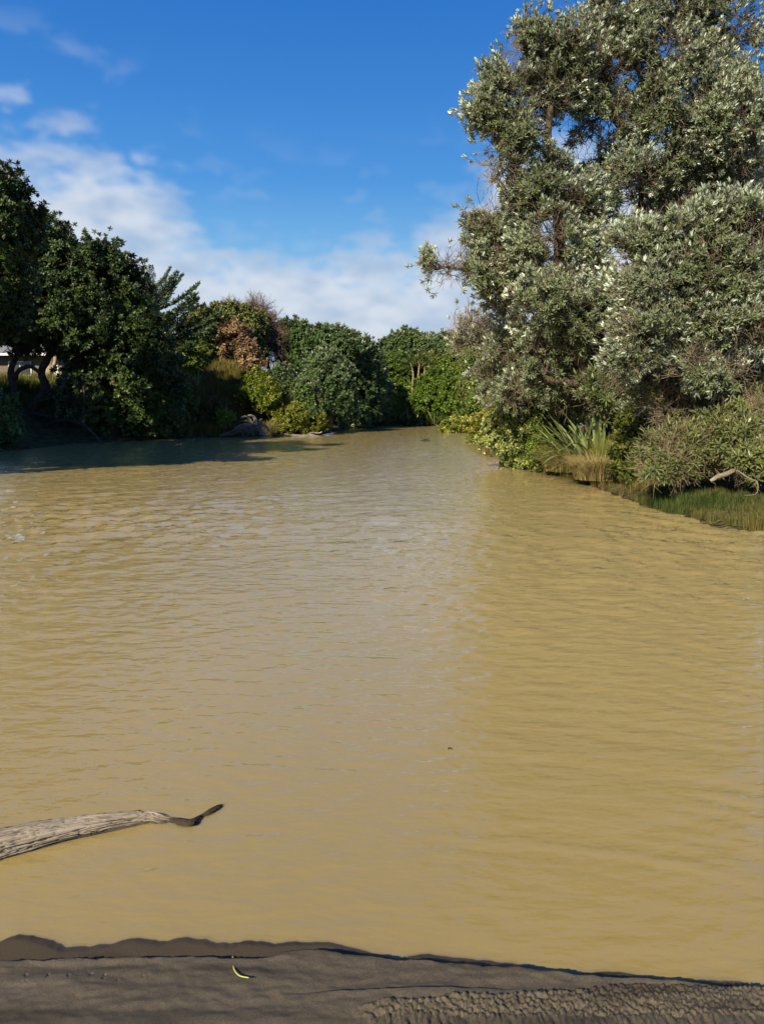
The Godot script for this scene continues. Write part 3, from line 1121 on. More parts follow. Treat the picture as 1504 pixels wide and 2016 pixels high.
func left_bank() -> void:
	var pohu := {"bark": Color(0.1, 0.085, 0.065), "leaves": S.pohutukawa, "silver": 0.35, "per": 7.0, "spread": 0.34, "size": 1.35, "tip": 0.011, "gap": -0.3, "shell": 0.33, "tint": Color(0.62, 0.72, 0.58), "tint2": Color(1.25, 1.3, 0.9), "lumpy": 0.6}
	# trees outside the frame whose shade lies on this bank and on the water
	for e in [[Vector3(-19.5, 1.0, -7.5), 0.8, "nearest to the camera"], [Vector3(-15.6, 0.8, -14), 1.22, "tallest of them, second along the bank"], [Vector3(-17.0, 0.8, -20.5), 0.75, "third along the bank"], [Vector3(-21.5, 1.5, -24.5), 0.9, "set back behind the third"]]:
		var f: Vector3 = e[0]
		var k: float = e[1]
		tree("shade_tree", "tall dark tree beyond the left edge, " + e[2], "tree", "trees beyond the left edge", f, [[[f, f + Vector3(0.3, 3, 0) * k, f + Vector3(-0.1, 7, 0) * k], 0.4, 0.15]], [[f + Vector3(0.5, 6.5, 0) * k, Vector3(3.2, 3.2, 3.2) * k, 260], [f + Vector3(-0.3, 9, -1) * k, Vector3(2.6, 2.4, 2.6) * k, 160]], spec(pohu, {"size": 2.2, "leaves": S.far_pohutukawa}))
	tree("tall_tree", "tall dark tree cut off by the left edge of the picture", "tree", "", ground_at(-15.6, -28.5), [[[ground_at(-15.6, -28.5), Vector3(-14.83, 3.4, -28.5), Vector3(-14.08, 6.55, -28.5), Vector3(-13.56, 8.93, -28.5)], 0.32, 0.08]], [[Vector3(-13.14, 8.51, -28.3), Vector3(0.59, 0.96, 0.78), 170], [Vector3(-13.96, 8.25, -28.5), Vector3(1.06, 1.41, 1.23), 150], [Vector3(-13.2, 7.74, -28.5), Vector3(0.85, 1.06, 0.95), 170], [Vector3(-13.59, 6.37, -28.5), Vector3(1.03, 1.07, 1.05), 190], [Vector3(-14.53, 5.16, -28.5), Vector3(1.07, 1.43, 1.25), 120], [Vector3(-13.74, 5.2, -28.8), Vector3(0.72, 0.9, 0.81), 100]], spec(pohu, {"silver": 0.4}))
	tree("pohutukawa_tree", "spreading dark tree with crooked bare trunks at the left waterside", "tree", "", Vector3(-15.93, 0.33, -36.5), [
		[[Vector3(-15.93, 0.21, -36.5), Vector3(-16.2, 1.26, -36.5), Vector3(-15.39, 2.3, -36.5), Vector3(-15.53, 3.1, -36.5), Vector3(-15.2, 3.91, -36.7), Vector3(-14.94, 4.84, -37), Vector3(-15.15, 6.21, -37)], 0.26, 0.08],
		[[Vector3(-16.31, 0.22, -36.3), Vector3(-16.78, 1.6, -36.3), Vector3(-16.69, 2.41, -36.3), Vector3(-16.83, 3.09, -36.3), Vector3(-16.57, 3.89, -36.5), Vector3(-15.97, 4.35, -36.5), Vector3(-16.09, 5.72, -36.7)], 0.2, 0.07],
		[[Vector3(-16.71, 2.86, -36.3), Vector3(-16.36, 3.24, -36.2), Vector3(-15.76, 3.37, -36), Vector3(-15.36, 3.08, -36)], 0.12, 0.08],
		[[Vector3(-15.2, 3.91, -36.7), Vector3(-14.39, 4.36, -36.6), Vector3(-13.51, 4.91, -36.5), Vector3(-13.02, 5.7, -36.5)], 0.12, 0.05],
		[[Vector3(-16.15, 1.26, -36.5), Vector3(-15.16, 1.2, -35.8), Vector3(-14.36, 1.02, -35.5), Vector3(-13.61, 0.93, -35.3), Vector3(-13.26, 1.27, -35.2), Vector3(-13.25, 2.28, -35.5), Vector3(-13.25, 2.84, -35.5)], 0.13, 0.04],
		[[Vector3(-15.75, 0.46, -36), Vector3(-14.59, 0.87, -35.2), Vector3(-13.78, 0.99, -34.9), Vector3(-13.01, 0.77, -34.6), Vector3(-12.52, 0.4, -34.4), Vector3(-12.03, -0.05, -34.2)], 0.12, 0.05],
		[[Vector3(-15.52, 1.83, -36.3), Vector3(-15.09, 1.95, -36), Vector3(-14.84, 2.29, -36), Vector3(-14.52, 2.63, -36)], 0.06, 0.03]],
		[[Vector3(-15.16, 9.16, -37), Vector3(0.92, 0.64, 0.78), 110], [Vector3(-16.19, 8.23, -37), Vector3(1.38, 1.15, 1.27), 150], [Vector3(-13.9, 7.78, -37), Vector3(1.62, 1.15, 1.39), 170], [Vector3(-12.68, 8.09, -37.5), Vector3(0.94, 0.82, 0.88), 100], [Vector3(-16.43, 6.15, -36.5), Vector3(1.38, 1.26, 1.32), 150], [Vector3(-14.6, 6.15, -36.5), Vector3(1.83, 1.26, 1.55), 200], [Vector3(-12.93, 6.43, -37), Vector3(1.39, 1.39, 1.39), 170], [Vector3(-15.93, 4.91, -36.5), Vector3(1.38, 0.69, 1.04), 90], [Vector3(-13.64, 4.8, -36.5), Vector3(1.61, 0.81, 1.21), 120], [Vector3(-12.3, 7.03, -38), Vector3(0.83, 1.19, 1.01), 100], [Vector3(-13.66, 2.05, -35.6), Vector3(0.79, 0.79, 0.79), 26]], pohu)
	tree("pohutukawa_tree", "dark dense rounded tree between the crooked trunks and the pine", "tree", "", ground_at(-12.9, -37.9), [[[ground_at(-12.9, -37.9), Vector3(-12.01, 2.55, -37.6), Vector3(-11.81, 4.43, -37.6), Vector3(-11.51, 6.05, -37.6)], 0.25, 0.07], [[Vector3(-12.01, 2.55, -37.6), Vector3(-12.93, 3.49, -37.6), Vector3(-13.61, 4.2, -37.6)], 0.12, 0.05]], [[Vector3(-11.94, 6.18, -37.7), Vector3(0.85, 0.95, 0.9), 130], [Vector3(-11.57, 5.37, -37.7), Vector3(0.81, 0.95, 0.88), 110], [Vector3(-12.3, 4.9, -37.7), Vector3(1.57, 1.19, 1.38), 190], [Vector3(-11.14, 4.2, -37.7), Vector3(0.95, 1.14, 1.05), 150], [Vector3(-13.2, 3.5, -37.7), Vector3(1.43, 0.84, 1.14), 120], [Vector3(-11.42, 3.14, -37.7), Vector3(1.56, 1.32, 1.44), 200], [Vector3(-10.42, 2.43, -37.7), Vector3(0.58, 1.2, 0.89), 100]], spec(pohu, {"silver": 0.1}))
	var under := spec(pohu, {"size": 1.1, "spread": 0.25, "per": 6.0, "tint": Color(1.0, 1.2, 0.8), "tint2": Color(2.0, 2.1, 1.3)})
	shrub("waterside_shrub", "dark shrub hanging low over the water under the dense left trees", "shrub", "", [[Vector3(-12.87, 1.48, -37.5), Vector3(1.32, 0.91, 1.11), 150], [Vector3(-11.62, 1.24, -38.5), Vector3(1.23, 1.03, 1.13), 150], [Vector3(-10.89, 1.1, -39.4), Vector3(0.76, 1.01, 0.88), 90]], under)
	shrub("waterside_shrub", "upright green shrub at the right foot of the dark left trees", "shrub", "", [[Vector3(-10.41, 2.51, -41.3), Vector3(0.58, 0.68, 0.63), 90], [Vector3(-10.32, 1.6, -41), Vector3(0.58, 0.84, 0.71), 110], [Vector3(-10.46, 0.61, -40.8), Vector3(0.47, 0.47, 0.47), 60]], spec(under, {"tint": Color(1.0, 1.1, 0.8), "tint2": Color(1.7, 1.7, 1.0)}))
	shrub("waterside_shrub", "black green bush in the lower left corner of the bank", "shrub", "", [[Vector3(-14.25, 0.48, -29.6), Vector3(0.53, 0.49, 0.51), 110], [Vector3(-14.92, 1.04, -30), Vector3(0.77, 0.96, 0.86), 120], [Vector3(-14.99, 1.61, -31), Vector3(0.49, 0.59, 0.54), 60]], under)
	shrub("twiggy_shrub", "sparse twiggy shrub on the grass behind the crooked trunks", "shrub", "", [[Vector3(-15.46, 2.22, -39), Vector3(0.99, 0.75, 0.87), 60], [Vector3(-14.15, 2.33, -38.5), Vector3(0.74, 0.86, 0.8), 60]], spec(under, {"per": 1.5, "bare": 3.0, "twig": Color(0.2, 0.17, 0.12), "bare_length": 0.5, "tint": Color(1.6, 1.6, 0.9)}))
	tussock("dry_tussock", "small orange brown tussock at the water below the upright green shrub", "", Vector3(-11.021, 0.02, -42.714) + Vector3(-0.2, 0.05, -0.3), 260, 0.18, 0.75, 0.016, 0.5, Color(0.3, 0.19, 0.07), Color(0.2, 0.12, 0.045))
	# pale trunk, lawn and house behind
	tree("pale_tree", "tree with a smooth pale trunk on the lawn behind the crooked tree", "tree", "", ground_at(-22.6, -52), [[[ground_at(-22.6, -52), Vector3(-21.65, 3.87, -52), Vector3(-21.47, 4.85, -52), Vector3(-21.66, 6.14, -52)], 0.36, 0.2], [[Vector3(-21.63, 3.71, -52), Vector3(-21.23, 4.36, -52), Vector3(-21.05, 5.17, -52)], 0.2, 0.12]], [[Vector3(-21.52, 6.78, -52), Vector3(1.64, 1.31, 1.47), 90], [Vector3(-20.01, 7.42, -52), Vector3(1.64, 1.31, 1.47), 80]], spec(pohu, {"bark": Color(0.5, 0.44, 0.34), "leaves": S.far_pohutukawa}))
	carpet("lawn", "bright mown lawn seen between the left trunks", PackedVector2Array([Vector2(-34, 41), Vector2(-19, 41), Vector2(-16, 46), Vector2(-14, 58), Vector2(-34, 58)]), 9.0, 0.7, Color(0.13, 0.2, 0.025), Color(0.2, 0.25, 0.04))
	carpet("rank_grass", "rank yellow green grass on the slope behind the crooked trunks", PackedVector2Array([Vector2(-20, 36), Vector2(-13.4, 37.2), Vector2(-10.5, 41.5), Vector2(-16, 44), Vector2(-20, 42)]), 26.0, 2.0, Color(0.1, 0.1, 0.03), Color(0.19, 0.19, 0.05))
	house()
	norfolk_pine()


func house() -> void:
	var base := ground_at(-27.0, -66)
	base.y = 3.0
	var o := thing("house", "low house with a grey roof and white gutter behind the left trees", "house", "", base)
	var white := StandardMaterial3D.new()
	white.albedo_color = lin(0.7, 0.7, 0.68)
	white.roughness = 0.6
	var wall := StandardMaterial3D.new()
	wall.albedo_color = lin(0.16, 0.14, 0.115)  # dark albedo puts the shade under the eaves into the wall colour
	wall.albedo_texture = noise_tex(128, 0.05, 3, [[0.2, Color(0.85, 0.85, 0.85)], [0.8, Color(1, 1, 1)]], 91)
	wall.uv1_triplanar = true
	var roof := StandardMaterial3D.new()
	roof.albedo_color = lin(0.2, 0.215, 0.235)
	roof.albedo_texture = wall.albedo_texture
	roof.uv1_triplanar = true
	roof.roughness = 0.55
	var glass := StandardMaterial3D.new()
	glass.albedo_color = lin(0.03, 0.035, 0.04)
	glass.roughness = 0.08
	part("wall", box(Vector3(13, 2.6, 7)), wall, o, Vector3(0, 1.3, 0))
	for f in [-1, 1]:
		var m := part("roof", box(Vector3(14, 0.14, 4.9)), roof, o, Vector3(0, 3.55, f * 2.15))
		m.rotation_degrees.x = f * 24.0
		for k in 10:
			part("rib", box(Vector3(0.05, 0.06, 4.9)), roof, m, Vector3(-6.3 + 1.4 * k, 0.095, 0))
		part("gutter", box(Vector3(14.1, 0.16, 0.14)), white, o, Vector3(0, 2.52, f * 4.45))
	for x in [-4.6, -1.2, 3.4]:
		var w := part("window", box(Vector3(1.8, 1.1, 0.1)), white, o, Vector3(x, 1.5, 3.52))
		for q in [-0.42, 0.42]:
			part("pane", box(Vector3(0.78, 0.95, 0.04)), glass, w, Vector3(q, 0, 0.045))
	part("door", box(Vector3(0.95, 2.05, 0.08)), white, o, Vector3(1.3, 1.04, 3.53))


func norfolk_pine() -> void:
	var foot := ground_at(-14.6, -48)
	var top := Vector3(-13.93, 8.97, -48)
	foot.x = top.x
	var o := thing("norfolk_pine", "tiered pine with upswept branches rising behind the dark left trees", "tree", "", foot)
	var b := Buf.new()
	tube(b, smooth_line([Vector3.ZERO, (top - foot) * 0.5, top - foot], 0.5), _even(smooth_line([Vector3.ZERO, (top - foot) * 0.5, top - foot], 0.5).size(), 0.2, 0.03), 8, Color(0.12, 0.1, 0.075), 0.15, true)
	part("trunk", b.mesh(), M.bark, o)
	# one upswept branch: a rope of needles with side ropes
	var set_ := []
	for v in 3:
		rng.seed = 300 + v
		b = Buf.new()
		var pts := []
		for k in 8:
			var x := k / 7.0
			pts.push_back(Vector3(x, 0.02 * sin(x * 3.0) - 0.05 * x + (0.3 + 0.08 * v) * x * x, 0.0))
		var rope := smooth_line(pts, 0.05)
		tube(b, rope, _even(rope.size(), 0.012, 0.004), 5, Color(0.05, 0.055, 0.03))
		for k in rope.size():
			var x := float(k) / rope.size()
			if x < 0.12:
				continue
			for f in [-1.0, 1.0]:
				var l := 0.15 * sin(PI * (0.25 + 0.7 * x)) * rng.randf_range(0.8, 1.15)
				var q: Vector3 = rope[k] + Vector3(l * 0.55, l * 0.28, f * l)
				for r in 9:
					var y := r / 8.0
					var m: Vector3 = rope[k].lerp(q, y) + Vector3(0, -0.03 * sin(PI * y), 0)
					var d := (rand_unit() + (q - rope[k]).normalized() * 0.9 + Vector3.UP * 0.5).normalized()
					leaf(b, m, d, side_of(d), 0.055, 0.02, Color(0.05, 0.085, 0.035) * rng.randf_range(0.8, 1.5), Color(0.045, 0.07, 0.03), 0.0, [0.0, 0.5, 1.0], [0.7, 1.0, 0.2])
		set_.push_back(b.mesh())
	rng.seed = 310
	var tall := top.y - foot.y
	for tier in 10:
		var y := 0.14 + 0.84 * tier / 9.0
		var n := 6 if y < 0.9 else 4
		for k in n:
			var m := part("branch", set_[(k + tier) % 3], M.leaf, o)
			var s := (3.6 * (1.0 - pow(y, 4.0)) + 0.4) * rng.randf_range(0.85, 1.1)
			var a := TAU * (k + 0.37 * tier) / n
			m.transform = Transform3D(Basis(Vector3.UP, a) * Basis(Vector3(0, 0, 1), lerpf(-0.05, 0.5, y * y)) * Basis.from_scale(Vector3(s, s, s)), Vector3(0, tall * y, 0))


func middle_bank() -> void:
	var round_ := {"bark": Color(0.13, 0.11, 0.085), "leaves": S.small, "per": 9.0, "spread": 0.3, "size": 1.7, "tip": 0.012, "gap": -0.45, "shell": 0.25, "tint": Color(1.3, 1.2, 1.0), "tint2": Color(2.1, 1.85, 1.45)}
	tree("olive_tree", "round olive green tree left of the brown dried tree", "tree", "", ground_at(-11.6, -50), [[[ground_at(-11.6, -50), Vector3(-11.4, 4.72, -50), Vector3(-11.25, 6.27, -50)], 0.16, 0.05]], [[Vector3(-11.22, 6.4, -50), Vector3(0.95, 1.04, 0.99), 150], [Vector3(-11.81, 5.59, -50), Vector3(0.76, 0.95, 0.85), 110], [Vector3(-10.98, 5.04, -50), Vector3(0.95, 0.89, 0.92), 100]], round_)
	tree("olive_tree", "larger olive green domed tree behind the brown dried tree", "tree", "", ground_at(-9.9, -52.5), [[[ground_at(-9.9, -52.5), Vector3(-10.11, 4.88, -52.5), Vector3(-9.92, 6.83, -52.5)], 0.2, 0.06]], [[Vector3(-9.92, 6.89, -52.5), Vector3(1.32, 1.03, 1.17), 190], [Vector3(-10.61, 5.92, -52.5), Vector3(0.93, 1.19, 1.06), 120], [Vector3(-8.76, 6.39, -53), Vector3(0.94, 1.5, 1.22), 150], [Vector3(-9.19, 5.24, -53), Vector3(1.01, 1.17, 1.09), 110], [Vector3(-10.61, 4.69, -52), Vector3(0.82, 0.99, 0.91), 80]], round_)
	tree("dried_tree", "small tree with dead orange brown leaves over several thin stems", "tree", "", ground_at(-8.7, -48), [
		[[ground_at(-8.7, -48), Vector3(-8.6, 3.4, -48), Vector3(-8.78, 4.6, -48), Vector3(-8.84, 5.79, -48)], 0.09, 0.03], [[Vector3(-8.58, 2.95, -48), Vector3(-8.14, 3.55, -48), Vector3(-7.85, 4.3, -48)], 0.06, 0.03], [[ground_at(-8.5, -48), Vector3(-8.36, 3.25, -48), Vector3(-8.33, 4.6, -48)], 0.06, 0.02], [[Vector3(-8.6, 3.34, -48), Vector3(-9.14, 3.7, -48), Vector3(-9.33, 4.6, -48)], 0.05, 0.02]],
		[[Vector3(-8.78, 5.79, -48), Vector3(0.79, 0.73, 0.76), 100], [Vector3(-8.2, 4.9, -48), Vector3(0.61, 0.79, 0.7), 70], [Vector3(-7.76, 4.36, -48), Vector3(0.55, 0.73, 0.64), 60], [Vector3(-9.17, 4.9, -48), Vector3(0.55, 0.73, 0.64), 50]], spec(round_, {"leaves": S.dry, "per": 3.2, "spread": 0.22, "bare": 1.2, "twig": Color(0.2, 0.15, 0.1), "tint": Color(0.7, 0.7, 0.7), "tint2": Color(1.1, 1.05, 1.0), "gap": -0.2, "shell": 0.45}))
	tree("bare_tree", "grey leafless tree of fine twigs above the domed olive tree", "tree", "", ground_at(-7.6, -55), [[[ground_at(-7.6, -55), Vector3(-7.91, 5.03, -55), Vector3(-8.32, 7.08, -55), Vector3(-8.53, 8.26, -55)], 0.16, 0.03], [[Vector3(-7.91, 5.03, -55), Vector3(-7.18, 6.4, -55), Vector3(-7.34, 7.41, -55)], 0.09, 0.03]], [[Vector3(-8.54, 8.02, -55), Vector3(1.11, 0.9, 1), 120], [Vector3(-7.69, 7.08, -55), Vector3(0.97, 1.04, 1), 110], [Vector3(-7.2, 5.72, -55), Vector3(0.97, 1.91, 1.44), 170], [Vector3(-8.07, 5.37, -55), Vector3(0.97, 1.57, 1.27), 130]], {"bark": Color(0.23, 0.19, 0.15), "twig": Color(0.26, 0.2, 0.155), "bare": 8.0, "bare_length": 0.55, "tip": 0.012, "shell": 0.5, "arch": 0.12})
	tree("bare_tree", "thin dead treetop poking up left of the grey leafless tree", "tree", "", ground_at(-10.2, -57), [[[ground_at(-10.2, -57), Vector3(-10.79, 6.57, -57), Vector3(-10.92, 8.67, -57)], 0.1, 0.03]], [[Vector3(-10.95, 8.6, -57), Vector3(0.32, 0.43, 0.38), 26], [Vector3(-10.34, 8.6, -57), Vector3(0.29, 0.36, 0.32), 22]], {"bark": Color(0.2, 0.18, 0.15), "bare": 3.0, "bare_length": 0.5, "tip": 0.014})
	var green := spec(round_, {"leaves": S.bush, "size": 2.0, "silver": 0.1, "per": 8.0, "tint": Color(1.0, 1.15, 0.65), "tint2": Color(1.7, 1.8, 1.05), "spread": 0.24})
	shrub("green_shrub", "bright green rounded shrub below the left olive tree", "shrub", "", [[Vector3(-11.07, 4.54, -47), Vector3(0.65, 0.65, 0.65), 110], [Vector3(-11.34, 3.72, -47), Vector3(0.6, 0.66, 0.63), 90]], green)
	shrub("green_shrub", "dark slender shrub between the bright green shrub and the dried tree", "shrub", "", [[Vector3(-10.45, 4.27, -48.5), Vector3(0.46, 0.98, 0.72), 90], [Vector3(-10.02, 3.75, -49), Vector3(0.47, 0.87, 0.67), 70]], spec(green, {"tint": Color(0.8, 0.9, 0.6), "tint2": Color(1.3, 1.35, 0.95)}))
	shrub("yellow_shrub", "yellow green bushy shrub on top of the mound beside the flax", "shrub", "", [[Vector3(-6.99, 2.77, -44.5), Vector3(0.62, 0.62, 0.62), 110], [Vector3(-6.37, 2.15, -44), Vector3(0.56, 0.62, 0.59), 100], [Vector3(-7.37, 2.3, -44.5), Vector3(0.51, 0.4, 0.45), 60]], spec(green, {"tint": Color(1.1, 1.15, 0.5), "tint2": Color(1.8, 1.6, 0.6)}))
	shrub("grey_shrub", "grey green upright shrub rising behind the flax on the mound", "shrub", "", [[Vector3(-5.73, 3.27, -46), Vector3(0.47, 0.47, 0.47), 80], [Vector3(-5.39, 2.61, -46), Vector3(0.59, 0.64, 0.62), 90]], spec(green, {"leaves": S.far_pohutukawa, "size": 0.75, "silver": 0.8, "tint": Color(1, 1, 1)}))
	shrub("grey_shrub", "grey green pointed shrub right of the flax on the mound", "shrub", "", [[Vector3(-4.24, 2.5, -45), Vector3(0.29, 0.4, 0.34), 50], [Vector3(-4.14, 1.74, -45), Vector3(0.63, 0.57, 0.6), 90], [Vector3(-4.44, 1.31, -44.5), Vector3(0.51, 0.46, 0.48), 60]], spec(green, {"leaves": S.far_pohutukawa, "size": 0.75, "silver": 0.8, "tint": Color(1, 1, 1)}))
	shrub("low_shrub", "low olive yellow shrub on the bank above the driftwood branch", "shrub", "", [[Vector3(-5.13, 0.9, -44), Vector3(0.79, 0.51, 0.65), 110], [Vector3(-4.19, 0.69, -44.5), Vector3(0.91, 0.51, 0.71), 120], [Vector3(-4.61, 1.17, -44.5), Vector3(0.71, 0.4, 0.55), 80], [Vector3(-5.51, 0.35, -43.6), Vector3(0.39, 0.28, 0.34), 40]], spec(green, {"tint": Color(1.2, 1.05, 0.5), "tint2": Color(1.9, 1.55, 0.7), "size": 1.6}))
	flax("clump of upright flax on the grassy mound", "", Vector3(-5.81, 1.59, -45), 34, 1.75, 0.5, 0.75, S.swords)
	flax("single thin flax spear at the left end of the grassy mound", "", Vector3(-10.42, 2.81, -45), 7, 1.2, 0.1, 0.4, S.swords)
	cabbage_tree("cabbage tree with one spiky head in front of the mounded trees", "", ground_at(-5.9, -49), [[ground_at(-5.9, -49), Vector3(-5.73, 3.44, -49), Vector3(-5.65, 4.3, -49)]], [Vector3(-5.65, 4.42, -49)], 0.85)
	tussock("dry_tussock", "straw coloured tussock between the root stump and the low shrub", "", Vector3(-5.9, 0.17, -43), 420, 0.25, 0.75, 0.014, 0.4, Color(0.27, 0.23, 0.09), Color(0.18, 0.16, 0.06))
	tussock("dry_tussock", "tall brown tussock at the right end of the left bank", "", Vector3(-3.25, 0.13, -46), 500, 0.35, 1.15, 0.016, 0.35, Color(0.17, 0.14, 0.06), Color(0.11, 0.09, 0.04))
	carpet("mound_grass", "long olive grass covering the mound on the left bank", PackedVector2Array([Vector2(-12, 42), Vector2(-10.2, 40.7), Vector2(-8, 42.2), Vector2(-5.8, 43.6), Vector2(-3.6, 46.5), Vector2(-4, 50), Vector2(-13, 50)]), 42.0, 2.0, Color(0.1, 0.09, 0.03), Color(0.2, 0.17, 0.05))
	shrub("bank_shrub", "reddish brown scrub in the shade of the mound beside the stump", "shrub", "", [[Vector3(-9.64, 0.92, -42.8), Vector3(0.66, 0.55, 0.6), 70], [Vector3(-8.72, 1.19, -43), Vector3(0.71, 0.6, 0.66), 70]], spec(green, {"per": 3.0, "bare": 2.0, "tint": Color(0.8, 0.55, 0.45), "tint2": Color(1.2, 0.95, 0.6), "size": 1.5}))
	shrub("bank_shrub", "small pale green plant just above the left side of the stump", "shrub", "", [[Vector3(-8.29, 0.85, -41.9), Vector3(0.21, 0.21, 0.21), 30]], spec(green, {"tint2": Color(1.9, 1.9, 1.0), "size": 1.4}))
	# the uprooted stump and the driftwood along the edge
	var grey := Color(0.25, 0.225, 0.185)
	var dark := Color(0.05, 0.04, 0.03)
	var base := Vector3(-7.271, 0, -43.238)
	var o := thing("driftwood_stump", "bleached uprooted tree stump with splayed roots at the left waterside", "driftwood", "", base)
	log_part("trunk", [Vector3(-8.54, 0.06, -41.6), Vector3(-7.93, 0.2, -41.6), Vector3(-7.31, 0.41, -41.6), Vector3(-6.7, 0.59, -41.8)], [0.06, 0.12, 0.19, 0.22], o, base, grey, dark, 0.05, 36, 0.07)
	log_part("root", [Vector3(-6.7, 0.6, -41.5), Vector3(-6.91, 0.91, -41.5), Vector3(-7.11, 1.07, -41.5), Vector3(-7.38, 0.99, -41.5)], [0.100, 0.078, 0.057, 0.035], o, base, grey * 1.2, dark, 0.025, 18, 0.07)
	log_part("root", [Vector3(-6.63, 0.65, -41.4), Vector3(-6.6, 0.91, -41.4), Vector3(-6.75, 1.1, -41.4), Vector3(-6.99, 1.13, -41.4)], [0.120, 0.094, 0.068, 0.042], o, base, grey * 1.3, dark, 0.025, 18, 0.07)
	log_part("root", [Vector3(-6.62, 0.64, -41.7), Vector3(-6.41, 0.86, -41.7), Vector3(-6.27, 0.96, -41.7)], [0.090, 0.061, 0.032], o, base, grey * 0.8, dark, 0.025, 18, 0.07)
	log_part("root", [Vector3(-6.55, 0.55, -41.4), Vector3(-6.21, 0.65, -41.4), Vector3(-5.97, 0.49, -41.4), Vector3(-5.87, 0.28, -41.4)], [0.100, 0.078, 0.057, 0.035], o, base, grey * 0.9, dark, 0.025, 18, 0.07)
	log_part("root", [Vector3(-6.58, 0.5, -41.2), Vector3(-6.32, 0.29, -41.2), Vector3(-6.22, 0.03, -41.2)], [0.090, 0.061, 0.032], o, base, grey * 0.8, dark, 0.025, 18, 0.07)
	log_part("root", [Vector3(-6.64, 0.5, -41.1), Vector3(-6.72, 0.29, -41.1), Vector3(-6.65, 0.03, -41.1)], [0.100, 0.068, 0.035], o, base, grey * 0.6, dark, 0.025, 18, 0.07)
	log_part("root", [Vector3(-6.69, 0.5, -41.1), Vector3(-7.01, 0.34, -41.1), Vector3(-7.28, 0.08, -41.1)], [0.080, 0.054, 0.028], o, base, grey * 0.8, dark, 0.025, 18, 0.07)
	log_part("root", [Vector3(-6.76, 0.6, -41.2), Vector3(-7.13, 0.66, -41.2), Vector3(-7.5, 0.55, -41.2), Vector3(-7.8, 0.29, -41.2)], [0.100, 0.078, 0.057, 0.035], o, base, grey * 1.1, dark, 0.025, 18, 0.07)
	log_part("root", [Vector3(-6.86, 0.75, -41.5), Vector3(-7.23, 0.86, -41.5), Vector3(-7.6, 0.7, -41.5)], [0.070, 0.047, 0.025], o, base, grey * 0.7, dark, 0.025, 18, 0.07)
	log_part("root", [Vector3(-6.68, 0.45, -41), Vector3(-6.89, 0.24, -41), Vector3(-7, 0.01, -41)], [0.060, 0.041, 0.021], o, base, grey * 0.7, dark, 0.025, 18, 0.07)
	log_part("root", [Vector3(-7.2, 0.39, -41.3), Vector3(-7.52, 0.39, -41.3), Vector3(-7.95, 0.23, -41.3), Vector3(-8.27, 0.26, -41.3)], [0.050, 0.039, 0.028, 0.017], o, base, grey * 0.7, dark, 0.025, 18, 0.07)
	base = Vector3(-6.23, 0, -41.836)
	tag(log_part("driftwood_chunk", [Vector3(-6.24, 0.45, -40.9), Vector3(-6.1, 0.3, -40.8), Vector3(-5.95, 0.04, -40.8)], [0.06, 0.11, 0.07], self, base, grey * 1.4, dark, 0.01, 14, 0.08), "short white driftwood chunk leaning against the stump's right side", "driftwood")
	base = Vector3(-4.496, 0, -43.238)
	o = thing("driftwood_branch", "long pale driftwood branch lying along the left water's edge", "driftwood", "", base)
	log_part("trunk", [Vector3(-5.47, 0.16, -42.6), Vector3(-4.84, 0.05, -42.6), Vector3(-4.31, -0.01, -42.8), Vector3(-3.86, 0.04, -43), Vector3(-3.42, -0.05, -43)], [0.03, 0.06, 0.09, 0.09, 0.05], o, base, grey, dark, 0.012, 14, 0.12)
	log_part("side_branch", [Vector3(-4.19, -0.01, -42.9), Vector3(-3.81, 0.16, -43.3), Vector3(-3.45, 0.13, -43.4), Vector3(-3.28, 0.22, -43.4)], [0.07, 0.06, 0.05, 0.04], o, base, grey, dark, 0.01, 12, 0.12)
	log_part("side_branch", [Vector3(-5.26, 0.1, -42.7), Vector3(-5.65, 0.08, -42.5), Vector3(-6.02, 0.2, -42.3)], [0.035, 0.03, 0.02], o, base, grey * 0.8, dark, 0.008, 10, 0.12)
	# the line of trees that runs down to the far bend
	var line := {"bark": Color(0.12, 0.1, 0.08), "leaves": S.far_pohutukawa, "silver": 0.35, "per": 7.0, "spread": 0.36, "tip": 0.012, "gap": -0.35, "shell": 0.28, "size": 1.1, "tint": Color(0.95, 1.1, 0.95), "tint2": Color(1.6, 1.65, 1.35)}
	tree("bank_tree", "mid green tree right of the grey leafless tree", "tree", "", ground_at(-6.2, -56), [[[ground_at(-6.2, -56), Vector3(-5.92, 5.09, -56), Vector3(-5.91, 6.14, -56)], 0.2, 0.06]], [[Vector3(-5.73, 6.07, -56), Vector3(1.2, 0.99, 1.1), 170], [Vector3(-6.61, 6.21, -56), Vector3(0.71, 0.85, 0.78), 90], [Vector3(-5.75, 4.74, -56), Vector3(1.21, 1.06, 1.14), 110]], spec(line, {"silver": 0.15, "tint2": Color(1.2, 1.35, 0.9)}))
	tree("bank_tree", "dense green tree in the middle of the far left tree line", "tree", "", ground_at(-4.5, -54), [[[ground_at(-4.5, -54), Vector3(-3.84, 4.3, -54), Vector3(-3.75, 5.64, -54)], 0.2, 0.06]], [[Vector3(-3.82, 5.64, -54), Vector3(1.23, 0.89, 1.06), 180], [Vector3(-2.9, 5.34, -54.5), Vector3(1.03, 1.03, 1.03), 140], [Vector3(-4.31, 4.44, -53.5), Vector3(1.09, 1.02, 1.05), 130]], line)
